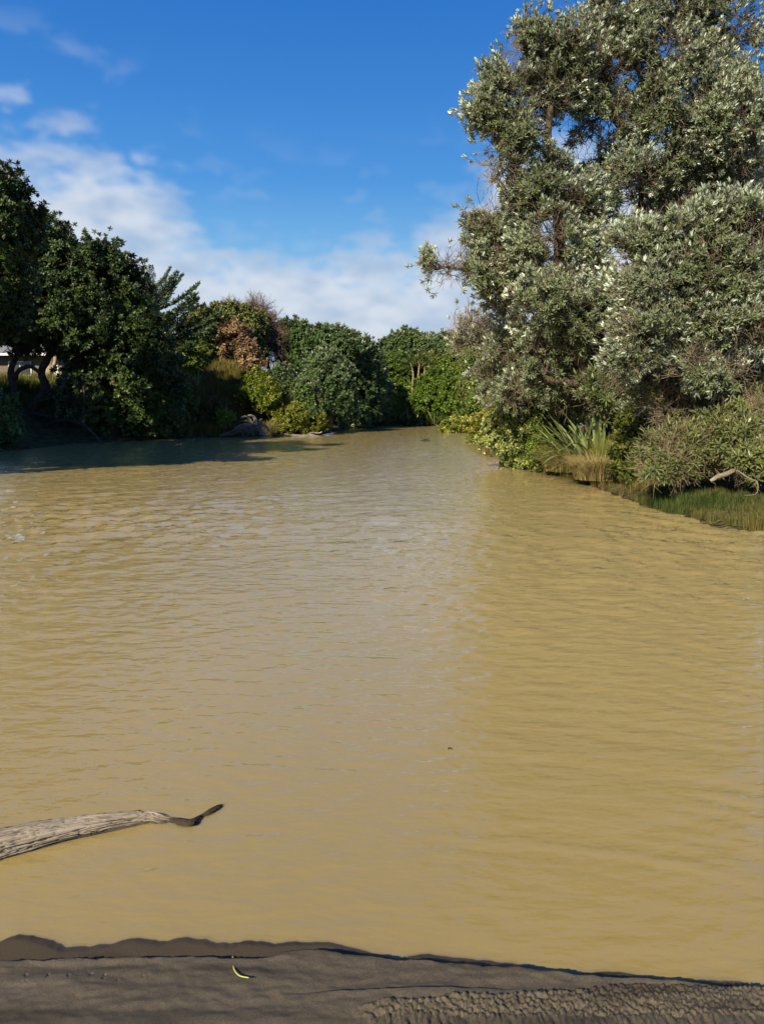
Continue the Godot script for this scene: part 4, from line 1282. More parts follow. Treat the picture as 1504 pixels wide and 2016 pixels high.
	tree("bank_tree", "silvery leaved tree leaning over the water in the left tree line", "tree", "", ground_at(-4.2, -49.5), [[[ground_at(-4.2, -49.5), Vector3(-3.36, 2.21, -49.3), Vector3(-3.24, 3.44, -49)], 0.2, 0.06]], [[Vector3(-3.35, 3.82, -49.3), Vector3(1.06, 0.88, 0.97), 170], [Vector3(-3.12, 2.67, -49), Vector3(1.12, 1.06, 1.09), 190], [Vector3(-2.53, 1.74, -49.5), Vector3(0.7, 1.01, 0.85), 110], [Vector3(-4, 3.15, -49.5), Vector3(0.69, 0.79, 0.74), 80]], spec(line, {"silver": 0.9, "size": 1.0}))
	tree("bank_tree", "dark high tree before the far bend, right of the silvery tree", "tree", "", ground_at(-3.4, -57), [[[ground_at(-3.4, -57), Vector3(-1.88, 3.73, -57), Vector3(-1.8, 5.51, -57)], 0.2, 0.06]], [[Vector3(-2.24, 5.44, -57), Vector3(0.94, 0.94, 0.94), 130], [Vector3(-1.46, 4.9, -57.5), Vector3(1.02, 1.24, 1.13), 160], [Vector3(-1.89, 3.02, -57), Vector3(1.23, 1.74, 1.49), 190], [Vector3(-0.89, 2.68, -58), Vector3(0.89, 1.85, 1.37), 150], [Vector3(-1.89, 1.22, -57), Vector3(1.24, 1.02, 1.13), 110]], spec(line, {"silver": 0.25}))
	tree("bank_tree", "dark drooping tree at the very end of the left tree line", "tree", "", ground_at(-2.0, -63), [[[ground_at(-2.0, -63), Vector3(-0.68, 3.16, -63), Vector3(-0.68, 4.74, -63)], 0.18, 0.05]], [[Vector3(-0.8, 4.54, -63), Vector3(0.72, 1.28, 1), 110], [Vector3(-0.28, 2.57, -63.5), Vector3(0.73, 1.7, 1.21), 120], [Vector3(-0.56, 1.17, -63), Vector3(0.89, 1.05, 0.97), 80]], spec(line, {"silver": 0.2, "per": 7.5}))


func far_bank() -> void:
	var far := {"bark": Color(0.16, 0.13, 0.1), "leaves": S.far_pohutukawa, "silver": 0.6, "per": 7.0, "spread": 0.42, "tip": 0.014, "gap": -0.35, "shell": 0.28, "size": 1.25, "tint": Color(1.1, 1.15, 1.0), "tint2": Color(1.7, 1.7, 1.4)}
	tree("distant_tree", "pale domed tree on the skyline left of centre at the far bend", "tree", "", ground_at(2.2, -78), [[[ground_at(2.2, -78), Vector3(2.37, 5.47, -78), Vector3(2.12, 6.93, -78)], 0.25, 0.08]], [[Vector3(2.27, 7.61, -78), Vector3(1.48, 1.08, 1.28), 160], [Vector3(0.89, 7.03, -78), Vector3(0.99, 0.79, 0.89), 80], [Vector3(3.6, 6.93, -78), Vector3(0.99, 0.99, 0.99), 80], [Vector3(2.13, 6.06, -78), Vector3(1.98, 0.89, 1.43), 80]], far)
	tree("distant_tree", "whitish flat topped tree on the skyline beside the right bank", "tree", "", ground_at(5.5, -78), [[[ground_at(5.5, -78), Vector3(5.64, 5.47, -78), Vector3(5.63, 6.93, -78)], 0.25, 0.08]], [[Vector3(4.83, 7.32, -78), Vector3(1.28, 0.89, 1.08), 120], [Vector3(6.56, 7.22, -78), Vector3(1.48, 0.99, 1.23), 140], [Vector3(8.29, 6.93, -78), Vector3(1.28, 1.18, 1.23), 90], [Vector3(5.83, 6.2, -78), Vector3(1.98, 0.79, 1.38), 80]], spec(far, {"silver": 1.0}))
	var green := {"bark": Color(0.12, 0.1, 0.08), "leaves": S.bush, "silver": 0.06, "per": 8.0, "spread": 0.34, "tip": 0.012, "gap": -0.5, "shell": 0.28, "size": 2.8, "tint": Color(0.9, 1.05, 0.65), "tint2": Color(1.55, 1.65, 1.0)}
	tree("far_shrub", "bright green leafy tree at the left end of the far bank", "tree", "", ground_at(0.9, -69), [[[ground_at(0.9, -69), Vector3(0.57, 2.87, -69), Vector3(0.57, 4.6, -69)], 0.12, 0.05]], [[Vector3(0.44, 4.69, -69), Vector3(0.96, 1.05, 1.01), 120], [Vector3(1.47, 4.99, -70), Vector3(1.07, 0.71, 0.89), 100], [Vector3(0.7, 2.87, -69), Vector3(1.05, 1.58, 1.32), 130], [Vector3(1.68, 3.97, -69.5), Vector3(0.8, 0.88, 0.84), 60]], spec(green, {"tint2": Color(1.2, 1.4, 0.8)}))
	tree("far_shrub", "round dark green shrub hanging over the middle of the far bank", "tree", "", ground_at(4.9, -67), [[[ground_at(4.9, -67), Vector3(4.7, 1.99, -67), Vector3(4.69, 3.26, -67)], 0.12, 0.05]], [[Vector3(4.49, 3.03, -66.5), Vector3(1.61, 1.19, 1.4), 190], [Vector3(5.64, 2.62, -66.5), Vector3(1.36, 1.36, 1.36), 150], [Vector3(3.93, 1.9, -66.3), Vector3(1.27, 1.02, 1.14), 120], [Vector3(5.21, 1.57, -66.3), Vector3(1.35, 0.76, 1.06), 100]], spec(green, {"tint": Color(0.75, 0.95, 0.45), "tint2": Color(1.2, 1.45, 0.65), "per": 10.0}))
	tree("far_shrub", "light green feathery tree behind the round far shrub", "tree", "", ground_at(7.2, -71), [[[ground_at(7.2, -71), Vector3(6.91, 3.35, -71), Vector3(6.89, 5.13, -71)], 0.12, 0.05]], [[Vector3(6.89, 5.49, -71), Vector3(1.17, 0.81, 0.99), 110], [Vector3(7.9, 4.99, -70), Vector3(1.07, 1.07, 1.07), 100], [Vector3(5.77, 4.69, -71), Vector3(1.35, 0.63, 0.99), 90], [Vector3(7.25, 3.99, -70), Vector3(1.33, 0.8, 1.07), 80]], spec(green, {"tint2": Color(1.35, 1.4, 0.8)}))
	tree("far_shrub", "dull olive tree between the cabbage palms and the far skyline", "tree", "", ground_at(4.0, -72), [[[ground_at(4.0, -72), Vector3(4.26, 3.38, -72), Vector3(4.25, 4.96, -72)], 0.12, 0.05]], [[Vector3(4.25, 5.27, -72), Vector3(1.19, 0.64, 0.91), 90], [Vector3(2.88, 4.05, -72), Vector3(0.92, 0.92, 0.92), 70], [Vector3(4.94, 4.5, -72), Vector3(1.28, 0.73, 1.01), 80]], spec(green, {"tint": Color(0.75, 0.7, 0.5), "tint2": Color(1.15, 1.05, 0.75)}))
	tree("far_shrub", "brownish bare shrub low on the far right bank", "tree", "", ground_at(7.2, -62), [[[ground_at(7.2, -62), Vector3(6.85, 1.57, -62), Vector3(6.83, 2.94, -62)], 0.1, 0.04]], [[Vector3(6.83, 2.94, -62), Vector3(0.87, 0.87, 0.87), 80], [Vector3(7.31, 2.15, -61), Vector3(0.78, 0.86, 0.82), 70]], spec(green, {"bare": 2.5, "per": 2.0, "twig": Color(0.22, 0.17, 0.13), "tint": Color(0.9, 0.75, 0.6), "bare_length": 0.5}))
	tree("far_shrub", "dark shrub filling the shade below the bright tree on the far bank", "tree", "", ground_at(2.5, -68.5), [[[ground_at(2.5, -68.5), Vector3(2.3, 1.35, -68), Vector3(2.3, 2.21, -68)], 0.1, 0.04]], [[Vector3(2.08, 1.99, -68), Vector3(1.04, 1.04, 1.04), 100], [Vector3(0.99, 1.22, -67.5), Vector3(1.04, 0.78, 0.91), 80], [Vector3(2.94, 0.92, -67.5), Vector3(0.86, 0.6, 0.73), 60]], spec(green, {"per": 9.0}))
	tree("far_shrub", "leafy green shrub under the overhanging right trees at the bend", "tree", "", ground_at(8.2, -52), [[[ground_at(8.2, -52), Vector3(6.91, 1.58, -52), Vector3(6.89, 2.57, -52)], 0.1, 0.04]], [[Vector3(6.96, 2.41, -52), Vector3(0.86, 0.93, 0.89), 110], [Vector3(6.42, 1.19, -52), Vector3(0.86, 0.6, 0.73), 90], [Vector3(7.44, 1.59, -50), Vector3(0.89, 0.96, 0.93), 90]], green)
	for e in [[[Vector3(2.56, 3.26, -67), Vector3(2.6, 4.31, -67), Vector3(2.38, 5.14, -67)], [Vector3(2.38, 5.44, -67), Vector3(2.04, 5.1, -67)], "leftmost pale stemmed cabbage tree on the far bank"], [[Vector3(2.98, 3.26, -67), Vector3(3.02, 4.1, -67), Vector3(3.14, 5.1, -67)], [Vector3(3.14, 5.52, -67)], "second pale stemmed cabbage tree on the far bank"], [[Vector3(3.61, 3.48, -67.5), Vector3(3.56, 4.33, -67.5), Vector3(3.68, 5.04, -67.5)], [Vector3(3.68, 5.38, -67.5), Vector3(4.11, 5.13, -67.5)], "rightmost cabbage tree of the far bank with a double head"]]:
		var foot: Vector3 = e[0][0]
		foot.y = ground_height(foot.x, -foot.z)
		cabbage_tree(e[2], "cabbage trees on the far bank", foot, [[foot] + e[0]], e[1], 0.9)
	var k := 0
	var where := ["leftmost in the shade", "second from the left", "third from the left", "middle of the row", "fourth from the right", "third from the right", "second from the right", "rightmost by the saltmarsh shrubs"]
	for p in [Vector3(1.218, 0, -63.379), Vector3(2.152, 0, -63.379), Vector3(2.96, 0, -64.164), Vector3(3.7, 0, -64.164), Vector3(4.276, 0, -64.164), Vector3(6.266, 0, -68.4), Vector3(7.274, 0, -68.4), Vector3(8.238, 0, -68.4)]:
		flax("drooping flax on the far bank, " + where[k], "flax along the far bank", ground_at(p.x, minf(p.z, -66.0) if k < 5 else p.z * 0.92) + Vector3(0, 0.1, 0), 30, 2.0, 0.4, 1.1, S.drooping_swords)
		k += 1
	carpet("far_grass", "strip of bright green grass at the far waterline", PackedVector2Array([Vector2(5.0, 60), Vector2(8.5, 60), Vector2(8, 66), Vector2(5.2, 66)]), 30.0, 1.4, Color(0.09, 0.15, 0.03), Color(0.14, 0.2, 0.04))
	carpet("far_edge_grass", "dark grass along the shaded far waterline", PackedVector2Array([Vector2(-2.2, 58), Vector2(0.0, 64.6), Vector2(3.2, 66.9), Vector2(5.2, 66), Vector2(6, 69), Vector2(0, 69), Vector2(-4, 60)]), 16.0, 2.6, Color(0.05, 0.06, 0.025), Color(0.09, 0.1, 0.04))


func right_bank() -> void:
	var bank := {"sprays": 0.12, "lumpy": 0.7, "bark": Color(0.12, 0.1, 0.075), "twig": Color(0.3, 0.265, 0.205), "leaves": S.banksia, "silver": 2.2, "per": 5.6, "spread": 0.2, "tip": 0.006, "size": 0.96, "gap": -0.07, "gap_scale": 14.0, "bare": 1.6, "bare_length": 0.34, "shell": 0.42, "up": 0.8, "wild": 0.45, "singles": 160, "tint": Color(0.92, 1.0, 0.92), "tint2": Color(1.55, 1.62, 1.48)}
	tree("banksia_tree", "tall white tipped tree nearest the water, its branch reaching left over the river", "tree", "", ground_at(6.2, -18), [
		[[ground_at(6.2, -18), Vector3(4.79, 2.08, -18), Vector3(4.29, 3.43, -18), Vector3(3.97, 4.52, -18), Vector3(3.88, 5.61, -18), Vector3(3.69, 6.56, -18), Vector3(3.58, 7.51, -18), Vector3(3.63, 8.33, -18), Vector3(3.45, 9.05, -18)], 0.24, 0.05],
		[[Vector3(3.58, 7.49, -18), Vector3(3.24, 7.49, -17.8), Vector3(2.77, 7.63, -17.6)], 0.06, 0.03],
		[[Vector3(4.29, 3.43, -18), Vector3(3.48, 3.87, -18), Vector3(2.7, 4.32, -18.1), Vector3(2.02, 4.61, -18.2), Vector3(1.45, 4.72, -18.2)], 0.1, 0.03],
		[[Vector3(3.97, 4.52, -18), Vector3(3.23, 4.74, -18), Vector3(2.77, 5.18, -18)], 0.07, 0.03],
		[[Vector3(4.79, 2.08, -18), Vector3(3.98, 2.19, -18), Vector3(3.35, 2.4, -19), Vector3(2.9, 2.32, -20)], 0.08, 0.03]],
		[[Vector3(3.23, 9.3, -18), Vector3(0.52, 0.54, 0.53), 190], [Vector3(2.67, 8.41, -17.8), Vector3(0.49, 0.52, 0.5), 170], [Vector3(2.17, 7.83, -17.6), Vector3(0.26, 0.36, 0.31), 80], [Vector3(2.8, 7.39, -17.8), Vector3(0.52, 0.43, 0.48), 150], [Vector3(3.99, 9.05, -18), Vector3(0.65, 0.65, 0.65), 180], [Vector3(3.42, 8.23, -18), Vector3(0.49, 0.55, 0.52), 120], [Vector3(2.5, 6.63, -17.5), Vector3(0.34, 0.45, 0.4), 100], [Vector3(3.24, 6.04, -17.6), Vector3(0.6, 0.49, 0.54), 170], [Vector3(2.32, 5.61, -18), Vector3(0.42, 0.51, 0.47), 140], [Vector3(3.78, 6.83, -18.2), Vector3(0.34, 0.45, 0.39), 60], [Vector3(1.45, 4.69, -18.2), Vector3(0.34, 0.27, 0.31), 80], [Vector3(1.11, 4.78, -18.2), Vector3(0.16, 0.16, 0.16), 34], [Vector3(2.08, 4.78, -18.2), Vector3(0.41, 0.39, 0.4), 110], [Vector3(2.81, 4.89, -18.2), Vector3(0.68, 0.62, 0.65), 200], [Vector3(3.56, 5.18, -17.5), Vector3(0.65, 0.65, 0.65), 200], [Vector3(4.2, 6.03, -18), Vector3(0.56, 0.5, 0.53), 130], [Vector3(2.96, 4.11, -19), Vector3(0.62, 0.5, 0.56), 160], [Vector3(3.56, 3.99, -17.3), Vector3(0.65, 0.6, 0.62), 180], [Vector3(3.2, 3.15, -19.6), Vector3(0.68, 0.64, 0.66), 190], [Vector3(2.99, 2.36, -20.2), Vector3(0.56, 0.49, 0.53), 150], [Vector3(3.82, 2.9, -18.4), Vector3(0.7, 0.7, 0.7), 190], [Vector3(3.72, 2.13, -19), Vector3(0.66, 0.36, 0.51), 130], [Vector3(4.29, 3.6, -17.6), Vector3(0.55, 0.66, 0.61), 140], [Vector3(4.52, 2.28, -18.8), Vector3(0.6, 0.55, 0.57), 120], [Vector3(4.98, 2.98, -18), Vector3(0.57, 0.57, 0.57), 120], [Vector3(4.91, 4.02, -17.5), Vector3(0.55, 0.66, 0.6), 120], [Vector3(5.4, 2.36, -17.8), Vector3(0.5, 0.5, 0.5), 90], [Vector3(3.08, 1.85, -19.5), Vector3(0.5, 0.25, 0.37), 60], [Vector3(4.52, 4.92, -17.8), Vector3(0.55, 0.55, 0.55), 110]], bank)
	tree("banksia_tree", "tallest tree at the top right with a dark forked trunk", "tree", "", ground_at(8.2, -19), [
		[[ground_at(8.2, -19), Vector3(6.52, 1.87, -19), Vector3(6.19, 3.76, -19), Vector3(6.02, 5.37, -19), Vector3(6.09, 6.5, -19), Vector3(5.96, 7.5, -19), Vector3(6.03, 8.71, -19), Vector3(6.14, 10, -19)], 0.3, 0.08],
		[[Vector3(5.98, 7.39, -19), Vector3(5.49, 7.77, -18.8), Vector3(4.95, 8.35, -18.6), Vector3(4.8, 9.19, -18.6)], 0.12, 0.04],
		[[Vector3(6.09, 6.5, -19), Vector3(6.54, 7.33, -18.8), Vector3(7.09, 7.78, -18.5), Vector3(7.62, 7.99, -18.2)], 0.12, 0.04],
		[[Vector3(6.03, 8.65, -19), Vector3(6.74, 9.35, -19), Vector3(7.39, 10, -19)], 0.1, 0.04]],
		[[Vector3(4.88, 10.03, -18.6), Vector3(0.67, 0.67, 0.67), 180], [Vector3(5.83, 10.33, -18.8), Vector3(0.9, 0.68, 0.79), 200], [Vector3(7.15, 10.31, -19), Vector3(0.91, 0.68, 0.8), 200], [Vector3(7.96, 10, -19), Vector3(0.57, 0.68, 0.63), 130], [Vector3(4.84, 8.94, -18.5), Vector3(0.56, 0.62, 0.59), 150], [Vector3(5.75, 9.11, -18.4), Vector3(0.78, 0.67, 0.72), 200], [Vector3(6.79, 9.05, -18.5), Vector3(0.73, 0.61, 0.67), 170], [Vector3(7.74, 8.88, -18.6), Vector3(0.62, 0.56, 0.59), 130], [Vector3(5.07, 8.08, -18.6), Vector3(0.62, 0.51, 0.57), 140], [Vector3(6.13, 8.11, -18.4), Vector3(0.73, 0.67, 0.7), 190], [Vector3(7.21, 8.03, -18.3), Vector3(0.78, 0.67, 0.72), 190], [Vector3(8.01, 7.82, -18.3), Vector3(0.5, 0.78, 0.64), 130], [Vector3(6.65, 7.33, -18.8), Vector3(0.81, 0.58, 0.69), 140], [Vector3(7.9, 7.17, -19), Vector3(0.82, 0.7, 0.76), 150], [Vector3(5.4, 7.12, -19.2), Vector3(0.42, 0.71, 0.57), 70], [Vector3(7.55, 6.63, -19.5), Vector3(0.96, 0.6, 0.78), 140], [Vector3(6.41, 6.46, -19.3), Vector3(0.65, 0.54, 0.6), 90], [Vector3(4.98, 6.01, -18.8), Vector3(0.58, 0.53, 0.56), 120], [Vector3(4.51, 7.75, -18.8), Vector3(0.39, 0.3, 0.34), 60], [Vector3(4.16, 8.29, -18.6), Vector3(0.45, 0.5, 0.47), 90], [Vector3(5.58, 6.73, -18.4), Vector3(0.52, 0.5, 0.51), 110], [Vector3(4.98, 7.06, -19.4), Vector3(0.48, 0.43, 0.45), 60]], spec(bank, {"silver": 2.3}))
	tree("banksia_tree", "broad pale leaved tree in front at the right edge of the picture", "tree", "", ground_at(7.0, -13.6), [
		[[ground_at(7.0, -13.6), Vector3(6, 1.2, -13.6), Vector3(5.83, 1.98, -13.6), Vector3(5.73, 2.82, -13.6), Vector3(5.52, 3.49, -13.6), Vector3(5.32, 4.15, -13.6)], 0.2, 0.05],
		[[Vector3(5.77, 2.49, -13.6), Vector3(5.05, 2.97, -13.4), Vector3(4.45, 3.44, -13.2)], 0.09, 0.03],
		[[Vector3(5.73, 2.82, -13.6), Vector3(5.99, 3.48, -13.5), Vector3(6.08, 4.13, -13.5)], 0.09, 0.03]],
		[[Vector3(4.2, 4.24, -13.3), Vector3(0.36, 0.31, 0.34), 140], [Vector3(4.61, 4.33, -13.3), Vector3(0.41, 0.3, 0.36), 150], [Vector3(5.17, 4.54, -13.5), Vector3(0.39, 0.33, 0.36), 140], [Vector3(5.84, 4.66, -13.5), Vector3(0.43, 0.35, 0.39), 160], [Vector3(6.3, 4.64, -13.6), Vector3(0.42, 0.42, 0.42), 110], [Vector3(4.24, 3.6, -13.2), Vector3(0.41, 0.41, 0.41), 160], [Vector3(4.85, 3.76, -13.2), Vector3(0.49, 0.43, 0.46), 190], [Vector3(5.5, 3.84, -13.2), Vector3(0.49, 0.45, 0.47), 190], [Vector3(6.09, 3.76, -13.2), Vector3(0.33, 0.49, 0.41), 120], [Vector3(4.36, 2.94, -13.1), Vector3(0.46, 0.38, 0.42), 150], [Vector3(5.05, 3.03, -13.2), Vector3(0.5, 0.37, 0.44), 150], [Vector3(5.76, 2.94, -13.1), Vector3(0.5, 0.45, 0.47), 170], [Vector3(4.14, 2.56, -13.4), Vector3(0.31, 0.29, 0.3), 70], [Vector3(6.13, 2.85, -13), Vector3(0.25, 0.49, 0.37), 80], [Vector3(5.52, 2.17, -13), Vector3(0.36, 0.28, 0.32), 90], [Vector3(5.01, 2.33, -13), Vector3(0.33, 0.25, 0.29), 70]], spec(bank, {"silver": 2.2, "size": 0.85, "spread": 0.16}))
	var dusk := spec(bank, {"size": 1.6, "spread": 0.3, "per": 4.0, "shell": 0.35, "singles": 0, "bare": 0.7, "gap": -0.4, "lumpy": 0.5})
	tree("backing_tree", "dark tree behind the tall banksias, filling the shade on the right", "tree", "", ground_at(11.0, -24), [[[ground_at(11.0, -24), Vector3(10.07, 4.61, -24), Vector3(9.92, 7.21, -24)], 0.3, 0.1]], [[Vector3(9.99, 8.48, -24), Vector3(1.33, 1.18, 1.25), 240], [Vector3(9.65, 6.64, -24), Vector3(1.79, 1.19, 1.49), 280], [Vector3(8.7, 4.9, -24), Vector3(1.65, 1.2, 1.43), 240], [Vector3(10.54, 4.31, -24), Vector3(1.36, 1.36, 1.36), 200], [Vector3(8.58, 7.21, -24), Vector3(0.89, 0.89, 0.89), 120], [Vector3(8.42, 3.06, -23), Vector3(1.17, 0.87, 1.02), 150]], dusk)
	tree("backing_tree", "dark tree low behind the leaning banksia by the river bend", "tree", "", ground_at(7.6, -26), [[[ground_at(7.6, -26), Vector3(6.57, 2.6, -26), Vector3(6.36, 4.21, -26)], 0.2, 0.08]], [[Vector3(6.33, 4.85, -26), Vector3(1.14, 0.98, 1.06), 170], [Vector3(6.05, 3.41, -26), Vector3(1.32, 1.15, 1.23), 200], [Vector3(7.39, 2.92, -26), Vector3(1.32, 1.32, 1.32), 200], [Vector3(5.18, 2.78, -26.5), Vector3(1.01, 1.01, 1.01), 140], [Vector3(5.45, 1.62, -26), Vector3(1.33, 0.66, 1), 130], [Vector3(8.24, 2.25, -25), Vector3(0.95, 1.11, 1.03), 140]], dusk)
	tree("backing_tree", "dark scrubby tree in the deep shade at the right edge", "tree", "", ground_at(10.0, -17.5), [[[ground_at(10.0, -17.5), Vector3(8.12, 1.85, -17.5), Vector3(8.07, 2.73, -17.5)], 0.15, 0.06]], [[Vector3(7.77, 2.07, -17.5), Vector3(0.78, 0.67, 0.72), 140], [Vector3(7.03, 1.41, -17.5), Vector3(0.78, 0.56, 0.67), 120], [Vector3(8.16, 1.09, -17), Vector3(0.65, 0.65, 0.65), 120], [Vector3(5.87, 0.98, -17), Vector3(0.55, 0.44, 0.49), 80]], dusk)
	# dry twiggy shrub at the bend and the broken stub
	tree("dry_shrub", "dry grey twiggy shrub with few leaves above the river bend", "shrub", "", ground_at(5.4, -27), [[[ground_at(5.4, -27), Vector3(3.65, 2.64, -27), Vector3(3.29, 3.65, -27)], 0.08, 0.03]], [[Vector3(3.11, 4.23, -27), Vector3(0.65, 0.51, 0.58), 110], [Vector3(2.78, 3.81, -27), Vector3(0.41, 0.38, 0.39), 60], [Vector3(3.63, 3.98, -27), Vector3(0.48, 0.51, 0.49), 70]], spec(bank, {"singles": 0, "per": 0.8, "bare": 4.0, "bare_length": 0.45, "tip": 0.008, "twig": Color(0.36, 0.3, 0.24), "size": 1.5}))
	var base := ground_at(6.6, -15)
	var o := thing("tree_stub", "thick broken trunk leaning left under the right trees", "tree stump", "", base)
	log_part("trunk", [base, Vector3(5.92, 1.63, -15), Vector3(5.66, 2.01, -15), Vector3(5.39, 2.24, -14.9), Vector3(5.12, 2.45, -14.8)], [0.13, 0.13, 0.15, 0.17, 0.13], o, base, Color(0.15, 0.115, 0.08), Color(0.04, 0.03, 0.02), 0.045, 40, 0.04)
	log_part("broken_limb", [Vector3(5.39, 2.24, -14.8), Vector3(5.5, 2.29, -14.6), Vector3(5.56, 2.2, -14.5)], [0.06, 0.05, 0.03], o, base, Color(0.4, 0.34, 0.25), Color(0.08, 0.06, 0.04), 0.01, 12, 0.05)
	log_part("broken_limb", [Vector3(5.11, 2.37, -14.7), Vector3(4.83, 2.13, -14.4), Vector3(4.5, 2.08, -14.2), Vector3(4.22, 1.94, -14)], [0.05, 0.035, 0.025, 0.012], o, base, Color(0.36, 0.31, 0.24), Color(0.1, 0.08, 0.06), 0.006, 10, 0.06)
	base = Vector3(5.03, 0.52, -12)
	o = thing("broken_branch", "pale broken branch end resting on the reeds at right", "branch", "", base)
	log_part("branch", [Vector3(4.97, 0.51, -11.9), Vector3(5.08, 0.58, -11.9), Vector3(5.27, 0.62, -12), Vector3(5.49, 0.71, -12.2), Vector3(5.75, 0.99, -12.6)], [0.03, 0.036, 0.034, 0.03, 0.025], o, base, Color(0.3, 0.26, 0.19), Color(0.1, 0.08, 0.055), 0.012, 20, 0.04)
	log_part("twig", [Vector3(5.36, 0.68, -11.9), Vector3(5.4, 0.59, -11.6), Vector3(5.44, 0.54, -11.4), Vector3(5.39, 0.39, -11.3), Vector3(5.18, 0.37, -11.2)], [0.01, 0.008, 0.007, 0.006, 0.003], o, base, Color(0.3, 0.27, 0.21), Color(0.2, 0.17, 0.12), 0.001, 6, 0.04)
	# shrubs at the waterline
	var bush := {"bark": Color(0.14, 0.11, 0.08), "twig": Color(0.2, 0.17, 0.1), "leaves": S.bush, "silver": 0.45, "per": 6.0, "spread": 0.17, "tip": 0.005, "size": 1.25, "gap": -0.42, "shell": 0.3, "tint": Color(0.85, 0.9, 0.55), "tint2": Color(1.45, 1.45, 0.95)}
	shrub("bright_bush", "big bush of small pale green leaves left of the flax", "shrub", "", [[Vector3(3.74, 1.12, -21), Vector3(0.62, 0.46, 0.54), 210], [Vector3(3.41, 0.7, -21.4), Vector3(0.49, 0.44, 0.47), 160], [Vector3(4.1, 0.97, -20.6), Vector3(0.53, 0.53, 0.53), 180], [Vector3(3.79, 0.46, -20.8), Vector3(0.48, 0.29, 0.39), 120], [Vector3(4.48, 1.29, -21), Vector3(0.35, 0.35, 0.35), 70]], spec(bush, {"size": 1.5, "spread": 0.24, "silver": 0.9, "gap": -0.3, "tint": Color(0.9, 0.95, 0.7), "tint2": Color(1.4, 1.4, 1.15)}))
	shrub("bright_bush", "fresh green leafy plant in the dark hollow beside the olive tussock", "shrub", "", [[Vector3(4.04, 0.47, -19.6), Vector3(0.18, 0.23, 0.2), 60]], spec(bush, {"silver": 0.1, "tint": Color(1.0, 1.2, 0.6), "tint2": Color(1.5, 1.6, 0.8)}))
	shrub("waterline_shrub", "yellowish shrub on the right bank beyond the big bush", "shrub", "", [[Vector3(4.79, 0.71, -33.5), Vector3(0.6, 0.47, 0.54), 110], [Vector3(4.41, 0.18, -33), Vector3(0.42, 0.47, 0.45), 90], [Vector3(4.87, 0.16, -32.5), Vector3(0.5, 0.46, 0.48), 90]], spec(bush, {"size": 2.0, "spread": 0.28, "tint": Color(1.2, 1.0, 0.45), "tint2": Color(1.8, 1.5, 0.65)}))
	shrub("saltmarsh_shrub", "low mixed shrubs on the flat point in the river bend", "shrub", "", [[Vector3(4.65, 0.28, -49), Vector3(0.5, 0.25, 0.38), 60], [Vector3(5.54, 0.38, -50), Vector3(0.64, 0.32, 0.48), 70], [Vector3(6.06, 0.5, -49), Vector3(0.56, 0.38, 0.47), 60], [Vector3(4.14, 0.17, -48.5), Vector3(0.25, 0.19, 0.22), 24]], spec(bush, {"size": 2.2, "tint": Color(1.1, 1.0, 0.5), "tint2": Color(1.6, 1.4, 0.7), "spread": 0.25}))
	shrub("shade_tinted_shrub", "shaded shrub of broad olive leaves right of the golden tussock", "shrub", "", [[Vector3(5.08, 0.68, -15.6), Vector3(0.32, 0.46, 0.39), 150], [Vector3(4.92, 0.33, -15.6), Vector3(0.16, 0.24, 0.2), 60], [Vector3(5.07, 0.38, -15), Vector3(0.29, 0.35, 0.32), 100], [Vector3(5.23, 1.12, -16), Vector3(0.33, 0.31, 0.32), 80]], spec(bush, {"size": 1.3, "silver": 0.1, "per": 5.0, "tint": Color(0.6, 0.58, 0.32), "tint2": Color(1.0, 0.9, 0.5)}))  # leaf tints darkened to stand for shade; the sun reaches this shrub
	var tangle := spec(bank, {"singles": 0, "silver": 0.05, "per": 3.0, "bare": 5.5, "bare_length": 0.3, "tip": 0.006, "spread": 0.14, "twig": Color(0.35, 0.31, 0.2), "bark": Color(0.2, 0.17, 0.115), "tint": Color(1.1, 1.1, 0.8), "tint2": Color(1.6, 1.6, 1.0), "size": 0.9, "floor": 0.5})
	shrub("tangled_shrub", "tangled tan twigs of a half dead shrub above the reeds", "shrub", "", [[Vector3(4.76, 0.98, -12.8), Vector3(0.41, 0.28, 0.35), 140], [Vector3(4.53, 0.71, -12.6), Vector3(0.37, 0.21, 0.29), 120], [Vector3(5.14, 0.82, -12.8), Vector3(0.33, 0.25, 0.29), 100]], tangle)
	shrub("tangled_shrub", "leafier tangle of twigs at the right edge above the reeds", "shrub", "", [[Vector3(5.61, 1, -12.5), Vector3(0.4, 0.35, 0.38), 150], [Vector3(5.8, 0.78, -12.2), Vector3(0.31, 0.27, 0.29), 120], [Vector3(5.57, 1.22, -13), Vector3(0.37, 0.25, 0.31), 90], [Vector3(6.04, 1.47, -12.8), Vector3(0.33, 0.41, 0.37), 90]], spec(tangle, {"per": 4.5, "bare": 2.5}))
	shrub("understory_shrub", "leafy dull green undergrowth between the flax and the leaning trunk", "shrub", "", [[Vector3(4.86, 1.9, -17.4), Vector3(0.44, 0.38, 0.41), 110], [Vector3(4.77, 1.65, -19.5), Vector3(0.5, 0.4, 0.45), 90], [Vector3(5.79, 1.8, -18.6), Vector3(0.47, 0.52, 0.5), 100]], spec(bank, {"singles": 0, "silver": 0.2, "size": 1.0, "per": 4.0, "tint": Color(0.8, 0.9, 0.6), "tint2": Color(1.3, 1.4, 0.9)}))
